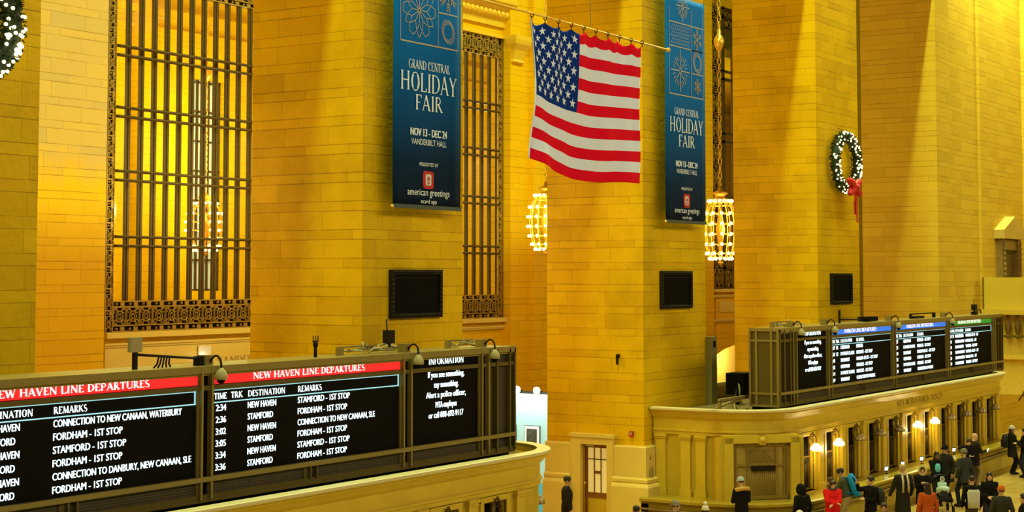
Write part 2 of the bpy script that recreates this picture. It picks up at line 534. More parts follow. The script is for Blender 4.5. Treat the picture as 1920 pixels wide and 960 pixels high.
# letter: (advance, [strokes]); stroke = (points, width start, width end); serif = ('s', x, y, half width)
ROMAN = {
 'A': (0.78, [([(0.08, 0), (0.36, 1)], TN, TN), ([(0.36, 1), (0.68, 0)], TH, TH), ([(0.18, 0.34), (0.56, 0.34)], TN, TN), ('s', 0.08, 0, .12), ('s', 0.68, 0, .13)]),
 'B': (0.66, [([(0.14, 0), (0.14, 1)], TH, TH), (arc(0.30, 0.76, 0.20, 0.215, 90, -90), TN, TN * 1.6), (arc(0.30, 0.27, 0.26, 0.25, 90, -90), TN, TN * 1.8), ([(0.1, 0.53), (0.3, 0.53)], TN, TN), ([(0.05, 0.97), (0.3, 0.97)], TN, TN), ([(0.05, 0.03), (0.3, 0.03)], TN, TN)]),
 'C': (0.74, [(arc(0.42, 0.5, 0.33, 0.48, 50, 310, 18), TN * 1.3, TN * 1.3), (arc(0.42, 0.5, 0.30, 0.45, 130, 230, 8), TH, TH), ([(0.64, 0.70), (0.64, 0.95)], TN, TN)]),
 'D': (0.80, [([(0.14, 0), (0.14, 1)], TH, TH), (arc(0.30, 0.5, 0.40, 0.47, 90, -90, 16), TN, TN), (arc(0.32, 0.5, 0.36, 0.45, 45, -45, 8), TH, TH), ([(0.04, 0.97), (0.3, 0.97)], TN, TN), ([(0.04, 0.03), (0.3, 0.03)], TN, TN)]),
 'E': (0.62, [([(0.14, 0), (0.14, 1)], TH, TH), ([(0.04, 0.97), (0.54, 0.97)], TN, TN), ([(0.04, 0.03), (0.57, 0.03)], TN, TN), ([(0.14, 0.52), (0.42, 0.52)], TN, TN), ([(0.53, 0.98), (0.53, 0.80)], TN, TN), ([(0.56, 0.02), (0.56, 0.2)], TN, TN)]),
 'F': (0.58, [([(0.14, 0), (0.14, 1)], TH, TH), ([(0.04, 0.97), (0.54, 0.97)], TN, TN), ([(0.14, 0.50), (0.42, 0.50)], TN, TN), ([(0.53, 0.98), (0.53, 0.80)], TN, TN), ('s', 0.14, 0, .13)]),
 'G': (0.80, [(arc(0.42, 0.5, 0.33, 0.48, 50, 320, 18), TN * 1.3, TN * 1.3), (arc(0.42, 0.5, 0.30, 0.45, 130, 230, 8), TH, TH), ([(0.66, 0.06), (0.66, 0.42)], TH * .8, TH * .8), ('s', 0.66, 0.43, .12)]),
 'H': (0.84, [([(0.15, 0), (0.15, 1)], TH, TH), ([(0.69, 0), (0.69, 1)], TH, TH), ([(0.15, 0.52), (0.69, 0.52)], TN, TN), ('s', .15, 0, .13), ('s', .15, 1, .13), ('s', .69, 0, .13), ('s', .69, 1, .13)]),
 'I': (0.34, [([(0.17, 0), (0.17, 1)], TH, TH), ('s', .17, 0, .14), ('s', .17, 1, .14)]),
 'K': (0.78, [([(0.14, 0), (0.14, 1)], TH, TH), ([(0.60, 1), (0.18, 0.48)], TN, TN), ([(0.28, 0.6), (0.68, 0)], TH, TH), ('s', .14, 0, .13), ('s', .14, 1, .13), ('s', .62, 1, .12), ('s', .69, 0, .11)]),
 'L': (0.60, [([(0.14, 0), (0.14, 1)], TH, TH), ([(0.04, 0.03), (0.55, 0.03)], TN, TN), ([(0.54, 0.02), (0.54, 0.22)], TN, TN), ('s', .14, 1, .13)]),
 'M': (0.96, [([(0.14, 0), (0.17, 1)], TN, TN), ([(0.17, 1), (0.47, 0.05)], TH, TH), ([(0.47, 0.05), (0.78, 1)], TN, TN), ([(0.79, 1), (0.82, 0)], TH, TH), ('s', .14, 0, .12), ('s', .82, 0, .13)]),
 'N': (0.86, [([(0.15, 0), (0.15, 1)], TN, TN), ([(0.15, 1), (0.72, 0)], TH, TH), ([(0.72, 0), (0.72, 1)], TN, TN), ('s', .15, 0, .12), ('s', .11, 1, .09), ('s', .72, 1, .12)]),
 'O': (0.86, [(arc(0.43, 0.5, 0.35, 0.48, 0, 360, 24), TN, TN), (arc(0.43, 0.5, 0.31, 0.46, 130, 230, 8), TH, TH), (arc(0.43, 0.5, 0.31, 0.46, 50, -50, 8), TH, TH)]),
 'P': (0.62, [([(0.14, 0), (0.14, 1)], TH, TH), (arc(0.28, 0.73, 0.24, 0.24, 90, -90), TN * 1.3, TN * 1.3), ([(0.05, 0.97), (0.28, 0.97)], TN, TN), ([(0.14, 0.49), (0.28, 0.49)], TN, TN), ('s', .14, 0, .13)]),
 'R': (0.72, [([(0.14, 0), (0.14, 1)], TH, TH), (arc(0.28, 0.74, 0.22, 0.23, 90, -90), TN * 1.3, TN * 1.3), ([(0.05, 0.97), (0.28, 0.97)], TN, TN), ([(0.14, 0.51), (0.28, 0.51)], TN, TN), ([(0.30, 0.51), (0.64, 0)], TH, TH), ('s', .14, 0, .13), ('s', .66, 0, .10)]),
 'S': (0.58, [(arc(0.28, 0.74, 0.20, 0.235, 40, 250, 12), TN, TN * 1.6), (arc(0.28, 0.26, 0.21, 0.24, 70, -140, 12), TN * 1.6, TN), ([(0.18, 0.62), (0.38, 0.40)], TH, TH)]),
 'T': (0.70, [([(0.35, 0), (0.35, 1)], TH, TH), ([(0.05, 0.97), (0.65, 0.97)], TN, TN), ([(0.06, 0.98), (0.06, 0.80)], TN, TN), ([(0.64, 0.98), (0.64, 0.80)], TN, TN), ('s', .35, 0, .14)]),
 'U': (0.80, [([(0.15, 1), (0.15, 0.3)], TH, TH), (arc(0.41, 0.3, 0.26, 0.28, 180, 360, 12), TN * 1.2, TN * 1.2), ([(0.67, 0.3), (0.67, 1)], TN, TN), ('s', .15, 1, .13), ('s', .67, 1, .11)]),
 'V': (0.74, [([(0.08, 1), (0.38, 0)], TH, TH), ([(0.38, 0), (0.66, 1)], TN, TN), ('s', .09, 1, .13), ('s', .66, 1, .12)]),
 'W': (1.06, [([(0.08, 1), (0.32, 0)], TH, TH), ([(0.32, 0), (0.54, 1)], TN, TN), ([(0.50, 1), (0.76, 0)], TH, TH), ([(0.76, 0), (0.97, 1)], TN, TN), ('s', .08, 1, .12), ('s', .52, 1, .12), ('s', .97, 1, .11)]),
 'Y': (0.72, [([(0.08, 1), (0.36, 0.46)], TH, TH), ([(0.64, 1), (0.36, 0.46)], TN, TN), ([(0.36, 0.46), (0.36, 0)], TH, TH), ('s', .09, 1, .12), ('s', .64, 1, .11), ('s', .36, 0, .14)]),
 '-': (0.40, [([(0.06, 0.42), (0.34, 0.42)], TN * 1.4, TN * 1.4)]),
 ' ': (0.34, []),
}
def roman(txt, width, height, weight=1.0):
    vs, fs = [], []
    lay = [0]
    def seg(a, b, wa, wb):
        dx, dy = b[0] - a[0], b[1] - a[1]
        l = math.hypot(dx, dy) or 1e-6
        # stems keep a horizontal cut: widen across the stroke
        nx, ny = -dy / l, dx / l
        i = len(vs)
        k = lay[0] = (lay[0] + 1) % 40
        vs.extend([(a[0] + nx * wa / 2, a[1] + ny * wa / 2, k), (a[0] - nx * wa / 2, a[1] - ny * wa / 2, k), (b[0] - nx * wb / 2, b[1] - ny * wb / 2, k), (b[0] + nx * wb / 2, b[1] + ny * wb / 2, k)])
        fs.append((i, i + 1, i + 2, i + 3))
    pen = 0.0
    for ch in txt:
        adv, sts = ROMAN[ch]
        for s in sts:
            if s[0] == 's':
                _, x, y, hw = s
                yy = y + (0.025 if y < 0.5 else -0.025)
                seg((pen + x - hw * .85, yy), (pen + x + hw * .85, yy), 0.038 * weight, 0.038 * weight)
            else:
                pts, w0, w1 = s
                n = len(pts) - 1
                for k in range(n):
                    seg((pen + pts[k][0], pts[k][1]), (pen + pts[k + 1][0], pts[k + 1][1]), (w0 + (w1 - w0) * k / n) * weight, (w0 + (w1 - w0) * (k + 1) / n) * weight)
        pen += adv + 0.03
    sx = width / pen if width else height
    return [(x * sx, y * height, -.00025 * k) for x, y, k in vs], fs

class Text2D:
    """collects lettering on a vertical plane facing -Y at depth y"""
    def __init__(self):
        self.v, self.f = [], []
    def add(self, vf, x, z, y, align='l', shear=0.0):
        vs, fs = vf
        if not vs:
            return self
        w = max(v[0] for v in vs)
        ox = x - (w / 2 if align == 'c' else 0)
        i = len(self.v)
        self.v.extend([(ox + v[0], y + (v[2] if len(v) > 2 else 0), z + v[1] + shear * v[0]) for v in vs])
        self.f.extend([tuple(k + i for k in p) for p in fs])
        return self
    def build(self, name, mat, parent, origin):
        o = Vector(origin)
        me = bpy.data.meshes.new(name)
        me.from_pydata([tuple(Vector(p) - o) for p in self.v], [], self.f)
        me.materials.append(mat)
        ob = bpy.data.objects.new(name, me)
        ob.location = o - (parent.location if parent else Vector((0, 0, 0)))
        COL.objects.link(ob)
        ob.parent = parent
        return ob
# ================================================================== the setting
struct(MB().box(-6, 110, -14, 62, -0.3, 0).build('floor', M_FLOOR))

PX = [(16.1, 20.11), (29.32, 33.25), (42.43, 46.47), (55.46, 59.51)]
PB = 25.7
def pier(i, x0, x1, door=None):
    b = MB()
    if door:
        y0, y1, zt, dep = door
        b.box(x0, x1, D, PB, zt, 24)
        b.box(x0, x1, D, y0, 0, zt); b.box(x0, x1, y1, PB, 0, zt); b.box(x0 + dep, x1, y0, y1, 0, zt)
    else:
        b.box(x0, x1, D, PB, 0, 24)
    o = struct(b.build('pillar' if i == 0 else 'pillar', S_PIER))
    # dado, torus moulding and plinth round the foot
    t = MB()
    prof = [(0.0, 2.38), (0.10, 2.38), (0.13, 2.34), (0.13, 1.50), (0.17, 1.50), (0.21, 1.45), (0.21, 1.38), (0.18, 1.35), (0.25, 1.30), (0.28, 1.24), (0.28, 0.0), (0.0, 0.0)]
    if door:
        y0, y1, zt, dep = door
        t.sweep([(x0, PB), (x0, y1 + 0.32)], [(a, z) for a, z in prof])
        t.sweep([(x0, y0 - 0.21), (x0, D), (x1, D), (x1, PB)], prof)
    else:
        t.sweep([(x0, PB), (x0, D), (x1, D), (x1, PB)], prof)
    struct(t.build('trim_%d' % (i + 1), S_SMOOTH))
    return o
DOOR = (23.63, 24.50, 2.36, 0.30)
for i, (a, b_) in enumerate(PX):
    pier(i, a, b_, DOOR if i == 2 else None)
# spandrel wall over the openings between the piers
struct(MB().box(-4, 69, D, PB, 19.7, 24).build('beam', S_PIER))

# corner of the concourse past the last pier
b = MB()
b.box(68.66, 70.37, D, 25.8, 0, 40); b.box(70.37, 74.7, D + 0.12, 25.8, 0, 40); b.box(74.7, 82.5, D - 0.02, 25.8, 0, 40)
struct(b.build('wall_far_corner', S_FAR))
struct(MB().box(81.4, 82.4, -14, D - 0.02, 0, 40).build('wall_end', S_FAR))

# wall at the back of the passage, with openings for the tall windows
BY = 34.8
WIN = [(33.57, 40.95, 5.61, 16.32), (46.72, 54.10, 5.61, 16.32), (72.80, 80.2, 6.58, 20.3)]
b = MB()
xs = [0] + [v for w_ in WIN for v in w_[:2]] + [100]
for k in range(0, len(xs), 2):
    b.box(xs[k], xs[k + 1], BY, BY + 0.5, 2.0 if k else 0, 26)
for (x0, x1, z0, z1) in WIN:
    b.box(x0, x1, BY, BY + 0.5, z1, 26)
# lower part, with an arched opening in the fourth bay
b.box(33.57, 40.95, BY, BY + 0.5, 0, 5.61); b.box(46.72, 54.10, BY, BY + 0.5, 0, 5.61); b.box(40.95, 46.72, BY, BY + .5, 0, 2.0); b.box(54.1, 72.8, BY, BY + .5, 0, 2.0)
b.box(80.2, 100, BY, BY + 0.5, 0, 2.0)
arch = [(72.80, 6.58), (72.80, 0), (70.5 + 2.3, 0), (72.80, 3.28)]
pts = [(72.80 + 0.0, 3.34)]
poly = [(72.80, 6.58), (80.2, 6.58)]
cx_, rx_, zs = 76.5, 4.3, 2.75
inner = [(cx_ + rx_ * math.cos(PI * t / 20), zs + 1.15 * math.sin(PI * t / 20)) for t in range(21)]
inner = [p for p in inner if 72.80 <= p[0] <= 80.2]
for (p, q) in zip(inner[:-1], inner[1:]):
    b.prism([(q[0], 6.58), (p[0], 6.58), p, q], 'y', BY, BY + 0.5)
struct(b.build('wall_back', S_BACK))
# smooth lower wall under the first window, bay masses that stand out between the windows
b = MB()
b.box(33.57, 41.0, BY - 0.06, BY + 0.02, 0, 5.20)
struct(b.build('wall_lower_smooth', S_SMOOTH))
b = MB()
for (x0, x1) in ((14, 33.24), (41.02, 46.3), (54.16, 59.4), (67.2, 72.05)):
    b.box(x0, x1, BY - 0.35, BY + 0.1, 0, 26)
b.box(55.5, 58.4, BY - 0.6, BY, 0, 26)
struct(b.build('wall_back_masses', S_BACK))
# pale lit wall of the ramp seen under the arch
struct(MB().box(66, 84, 37.2, 37.5, 0, 5.5).build('wall_ramp', S_SMOOTH))
lamp('ramp_fill_light', 'POINT', (78.3, 36.0, 3.2), 240, (1, .84, .45), shadow_soft_size=.2)  # added light, brightens the ramp wall under the arch
# sills and string courses
b = MB()
for (x0, x1, z) in ((33.5, 41.05, 5.61), (46.6, 54.3, 5.61), (72.5, 80.2, 6.58)):
    b.box(x0, x1, BY - 0.22, BY + 0.3, z - 0.16, z); b.box(x0, x1, BY - 0.14, BY + 0.3, z - 0.36, z - 0.30); b.box(x0, x1, BY - 0.10, BY + 0.3, z - 0.42, z - 0.36)
b.box(72.5, 80.2, BY - 0.16, BY, 5.05, 5.14); b.box(72.5, 80.2, BY - 0.1, BY, 4.98, 5.05)
b.box(73.3, 75.6, BY - 0.05, BY, 5.45, 6.0)
struct(b.build('trim_6', S_SMOOTH))
# entablature over the second window with its capital and a row of small leaves
b = MB()
b.sweep([(46.4, BY), (54.5, BY)], [(0, 16.75), (0.10, 16.75), (0.10, 17.0), (0.22, 17.12), (0.22, 17.35), (0.34, 17.5), (0.50, 17.62), (0.50, 17.78), (0.30, 17.95), (0, 17.95)])
b.box(46.4, 54.5, BY - 0.1, BY, 16.32, 16.45)
for k in range(27):
    b.ball((46.6 + k * 0.3, BY - 0.22, 17.22), 0.11, 6, 4, sz=1.3)
struct(b.build('trim_7', S_TRIM))
b = MB()
cxp = 54.62
b.rings([[(cxp - a, BY - 0.36 - e, z), (cxp + a, BY - 0.36 - e, z), (cxp + a, BY - 0.2, z), (cxp - a, BY - 0.2, z)] for a, e, z in ((0.36, 0.04, 15.40), (0.40, 0.10, 15.45), (0.36, 0.06, 15.55), (0.42, 0.16, 15.9), (0.54, 0.30, 16.12), (0.58, 0.34, 16.30), (0.58, 0.34, 16.45))], smooth=False)
struct(b.build('trim_8', S_TRIM))

# engraved street names on the smooth lower wall
t = Text2D()
t.add(roman('VANDERBILT', 2.55, 0.21), 38.12, 4.55, BY - 0.075)
t.add(roman('MARKET', 1.55, 0.21), 35.5, 4.43, BY - 0.075)
so = t.build('trim_9', plain('engraved_letters', (0.42, 0.27, 0.05), vary=0.1), None, (38, BY - 0.075, 4.5))
so.name = 'trim_9'; struct(so)

# ------------------------------------------------------------------ tall grilled windows
def scroll(b, cx, cz, wd, ht, y):
    """one cast ornament panel: frame, wreath and leaf scrolls"""
    r = 0.020
    b.torus((cx, y, cz), min(wd, ht) * 0.27, r * 1.2, 'y', 10, 4, sz=1.15)
    b.torus((cx, y, cz), min(wd, ht) * 0.13, r, 'y', 8, 4)
    for sx in (-1, 1):
        for sz in (-1, 1):
            b.torus((cx + sx * wd * 0.29, y, cz + sz * ht * 0.31), min(wd, ht) * 0.13, r, 'y', 8, 4, a0=0.5 * sx * sz, a1=0.5 * sx * sz + 4.9)
            b.tube([(cx + sx * wd * 0.42, y, cz + sz * ht * 0.46), (cx + sx * wd * 0.16, y, cz + sz * ht * 0.26), (cx + sx * wd * 0.06, y, cz + sz * ht * 0.12)], r * 0.9, 4)
    b.box(cx - wd * .5, cx + wd * .5, y - .012, y + .03, cz + ht * .46, cz + ht * .5)
    b.box(cx - wd * .5, cx + wd * .5, y - .012, y + .03, cz - ht * .5, cz - ht * .46)
    b.box(cx - wd * .5, cx - wd * .46, y - .012, y + .03, cz - ht * .5, cz + ht * .5)
    b.box(cx + wd * .46, cx + wd * .5, y - .012, y + .03, cz - ht * .5, cz + ht * .5)
def small_row(b, x0, x1, zc, ht, y, n):
    """row of little keys and balls between two rails"""
    w_ = (x1 - x0) / n
    for k in range(n):
        xx = x0 + (k + .5) * w_
        b.ball((xx - w_ * .22, y, zc), ht * .30, 6, 4)
        b.box(xx + w_ * .05, xx + w_ * .35, y - .015, y + .02, zc - ht * .38, zc + ht * .38)

def tall_window(n, x0, x1, z0, z1, top_band=True):
    root = thing('window_%d' % n, None, None, ((x0 + x1) / 2, BY, z0), kind='structure')
    bw = 0.31                      # ornament border
    y = BY - 0.02
    gx0, gx1 = x0 + bw, x1 - bw
    ncol = 13
    cw = (gx1 - gx0) / ncol
    hb = 0.88
    for (za, zb, nm) in ((z0, z0 + hb, 'ornamental_band'), (z1 - hb + .1, z1, 'ornamental_band')):
        b = MB()
        b.box(gx0, gx1, y + .03, y + .06, za + .0, za + .03)
        for k in range(ncol):
            scroll(b, gx0 + (k + .5) * cw, (za + zb) / 2 , cw * 0.96, (zb - za) * .60, y)
        small_row(b, gx0, gx1, za + (zb - za) * .10, (zb - za) * .17, y, ncol)
        small_row(b, gx0, gx1, zb - (zb - za) * .10, (zb - za) * .17, y, ncol)
        for zz in (za, za + (zb - za) * .19, zb - (zb - za) * .21, zb - .035):
            b.box(gx0, gx1, y - .02, y + .05, zz, zz + .035)
        b.build(nm, M_ORN, root, world=True)
        # open-worked dark backing behind the ornament
        MB().box(gx0, gx1, y + .10, y + .12, za, zb).build('backing', M_DARKIRON, root, world=True)
    for sx in (0, 1):
        xa = x0 if sx == 0 else gx1
        b = MB()
        zz = z0
        k = 0
        while zz < z1 - 0.3:
            hh = 0.46
            scroll(b, xa + bw / 2, zz + hh / 2, bw * .94, hh, y)
            small_row(b, xa, xa + bw, zz + hh + .07, .13, y, 1)
            b.box(xa, xa + bw, y - .01, y + .04, zz + hh + .13, zz + hh + .155)
            zz += hh + .155
        b.box(xa, xa + .03, y - .02, y + .05, z0, z1); b.box(xa + bw - .03, xa + bw, y - .02, y + .05, z0, z1)
        b.build('ornamental_border', M_ORN, root, world=True)
        MB().box(xa, xa + bw, y + .10, y + .12, z0, z1).build('backing', M_DARKIRON, root, world=True)
    for k in range(1, ncol):
        xx = gx0 + k * cw
        b = MB()
        b.box(xx - .085, xx + .085, y + .02, y + .10, z0 + hb, z1 - hb + .1)
        b.box(xx - .025, xx + .025, y - .01, y + .02, z0 + hb, z1 - hb + .1)
        b.build('mullion', M_BAR, root, world=True)
    zt = [z for z in (8.18, 10.04, 11.85, 13.6, 15.4, 17.2, 19) if z0 + hb + .5 < z < z1 - hb - .3]
    for z in zt:
        b = MB()
        for dz in (-.14, .12):
            b.box(gx0, gx1, y - .09, y + .02, z + dz - .04, z + dz + .04)
            b.tube([(gx0, y - .10, z + dz), (gx1, y - .10, z + dz)], .03, 6)
        b.build('transom', M_BAR, root, world=True)
    MB().box(x0, x1, y + .18, y + .19, z0, z1).build('glass', M_GLASS, root, world=True)
    # thin gilt edge round the opening
    b = MB()
    for (xa, xb, za, zb) in ((x0 - .05, x0, z0, z1 + .05), (x1, x1 + .05, z0, z1 + .05), (x0, x1, z1, z1 + .05)):
        b.box(xa, xb, y - .02, y + .2, za, zb)
    b.build('edge_moulding', M_BAR, root, world=True)
    return root
tall_window(1, *WIN[0])
tall_window(2, *WIN[1])

def narrow_window(n, x0, x1, z0, z1):
    """wide ornamental border with large panes in heavy frames"""
    root = thing('window_%d' % n, None, None, ((x0 + x1) / 2, BY, z0), kind='structure')
    y = BY - .02
    bw = 1.02
    b = MB()
    zz = z0
    while zz < z1 - .3:
        scroll(b, x0 + bw * .28, zz + .5, .5, .9, y); scroll(b, x0 + bw * .74, zz + .5, .4, .9, y)
        small_row(b, x0, x0 + bw, zz + 1.06, .15, y, 2)
        b.box(x0, x0 + bw, y - .02, y + .05, zz + 1.16, zz + 1.2)
        zz += 1.2
    b.build('ornamental_border', M_ORN, root, world=True)
    MB().box(x0, x0 + bw, y + .1, y + .12, z0, z1).build('backing', M_DARKIRON, root, world=True)
    b = MB()
    for k in range(6):
        scroll(b, x0 + bw + .25 + k * .62, z1 - .5, .6, .9, y); scroll(b, x0 + bw + .25 + k * .62, z0 + .5, .6, .9, y)
    b.build('ornamental_band', M_ORN, root, world=True)
    b = MB()
    b.box(x0 + bw, x1, y + .1, y + .12, z1 - 1.0, z1); b.box(x0 + bw, x1, y + .1, y + .12, z0, z0 + 1.0)
    b.build('backing', M_DARKIRON, root, world=True)
    b = MB()
    b.box(x0 + bw, x0 + bw + .16, y - .08, y + .1, z0, z1)
    for k in range(1, 6):
        xx = x0 + bw + k * 1.3
        if xx < x1: b.box(xx - .1, xx + .1, y - .08, y + .1, z0, z1)
    z = z0 + 1.0
    while z < z1:
        b.box(x0 + bw, x1, y - .08, y + .1, z - .07, z + .07); b.box(x0 + bw, x1, y - .08, y + .1, z + .35, z + .45)
        z += 3.05
    b.build('mullion', M_BAR, root, world=True)
    MB().box(x0, x1, y + .18, y + .19, z0, z1).build('glass', M_GLASS, root, world=True)
narrow_window(3, *WIN[2])

# ------------------------------------------------------------------ the hall seen through the windows
HY = 46.0
b = MB()
b.box(10, 47.9 + .9, HY, HY + .6, 0, 26); b.box(50.75, 110, HY, HY + .6, 0, 26)
b.box(48.8, 50.75, HY, HY + .6, 0, 6.6); b.box(48.8, 50.75, HY, HY + .6, 15.0, 26)
# pilasters and string courses
for xx in (28, 38, 45.6, 53.4, 63, 73):
    b.box(xx, xx + 1.0, HY - .35, HY, 0, 26)
b.box(10, 110, HY - .3, HY, 17.2, 17.5); b.box(10, 110, HY - .2, HY, 16.6, 16.75); b.box(10, 110, HY - .2, HY, 5.2, 5.4)
struct(b.build('wall_hall', S_HALL))
struct(MB().box(10, 110, BY + .5, HY, 18.0, 18.4).build('ceiling_hall', S_HALL))
root = thing('window_4', None, None, (49.8, HY, 6.6), kind='structure')
m_day = plain('pale_daylight_pane', (0.5, 0.6, 0.6), rough=0.1, emit=(0.60, 0.66, 0.48), estr=0.42, vary=0.3, scale=1.2)
MB().box(48.8, 50.75, HY + .3, HY + .32, 6.6, 15).build('glass', m_day, root, world=True)
b = MB()
for xx in (48.8, 49.42, 50.06, 50.68):
    b.box(xx, xx + .07, HY + .2, HY + .29, 6.6, 15)
for k in range(8):
    b.box(48.8, 50.75, HY + .2, HY + .29, 6.6 + k * 1.18, 6.68 + k * 1.18)
b.build('mullion', M_BAR, root, world=True)
# ================================================================== ticket booths
LZ = 3.46
def arcpts(cx, cy, r, a0, a1, n=9):
    return [(cx + r * math.cos(math.radians(a0 + (a1 - a0) * i / n)), cy + r * math.sin(math.radians(a0 + (a1 - a0) * i / n))) for i in range(n + 1)]

def ticket_window(parent, cx, cy, nx, ny, w_, z0, z1, y_in, big=False):
    """bronze window: local frame along the wall, drawn about (cx,cy); (nx,ny) is the outward direction"""
    o = Vector((cx, cy, 0)); n = Vector((nx, ny, 0)); t = Vector((-ny, nx, 0)); Z = Vector((0, 0, 1))
    def P(a, d, z): return o + t * a + n * d + Z * z
    b = MB()
    b.obox(P(0, -y_in, (z0 + z1) / 2), t, n, Z, w_ / 2, .02, (z1 - z0) / 2)
    win = b.build('ticket_window', M_BLACK if not big else plain('dim_booth_inside', (0.34, 0.23, 0.03), vary=.5, scale=1.5), parent, world=True)
    b = MB()
    fr = .055 if not big else .10
    for sx in (-1, 1):
        b.obox(P(sx * (w_ / 2 - fr / 2), -y_in + .03, (z0 + z1) / 2), t, n, Z, fr / 2, .03, (z1 - z0) / 2)
    b.obox(P(0, -y_in + .03, z1 - fr / 2), t, n, Z, w_ / 2, .03, fr / 2)
    b.obox(P(0, -y_in + .03, z0 + fr / 2), t, n, Z, w_ / 2, .03, fr / 2)
    hz = z1 - z0
    b.obox(P(0, -y_in + .03, z0 + hz * .60), t, n, Z, w_ / 2, .025, .03)
    b.obox(P(-w_ * .24, -y_in + .03, (z0 + z1) / 2), t, n, Z, .02, .025, hz / 2)
    if big:
        b.obox(P(w_ * .27, -y_in + .03, (z0 + z1) / 2), t, n, Z, .03, .025, hz / 2)
    # lower bars
    nb = 7 if not big else 14
    for k in range(nb):
        a = -w_ * .22 + (w_ * (.68 if not big else .47)) * k / (nb - 1)
        b.tube([P(a, -y_in + .04, z0 + .05), P(a, -y_in + .04, z0 + hz * .52)], .008 if not big else .011, 5)
    # lattice above
    if big:
        for k in range(-6, 9):
            for s in (-1, 1):
                a0 = -w_ * .22; a1 = w_ * .25; zA = z0 + hz * .64; zB = z1 - .18
                p = a0 + (a1 - a0) * (k / 8)
                q = p + s * (zB - zA)
                dq = q - p
                lo, hi = 0.0, 1.0
                if dq > 0:
                    lo = max(lo, (a0 - p) / dq); hi = min(hi, (a1 - p) / dq)
                else:
                    lo = max(lo, (a1 - p) / dq); hi = min(hi, (a0 - p) / dq)
                if hi - lo > .05:
                    b.tube([P(p + dq * lo, -y_in + .035, zA + (zB - zA) * lo), P(p + dq * hi, -y_in + .035, zA + (zB - zA) * hi)], .007, 4)
        for k in range(9):
            b.ball(P(-w_ * .42 + w_ * .84 * k / 8, -y_in + .06, z1 - .06), .03, 6, 4)
            b.ball(P(-w_ * .36 + w_ * .72 * k / 8, -y_in + .06, z0 + hz * .60), .022, 6, 4)
        for sx in (-1, 1):
            for k in range(26):
                b.ball(P(sx * w_ * (.44 if sx < 0 else .40), -y_in + .05, z0 + .1 + k * (hz - .2) / 25), .028, 6, 4)
    b.build('grille', M_BRONZE if not big else plain('worn_bronze', (.30, .19, .03), metal=.4, rough=.4, vary=.3), win, world=True)
    b = MB()
    b.obox(P(.02 if not big else .06, -y_in + .07, z0 + hz * .55), t, n, Z, w_ * (.26 if not big else .21), .015, .07)
    b.build('sign', M_DARKIRON, win, world=True)
    return win

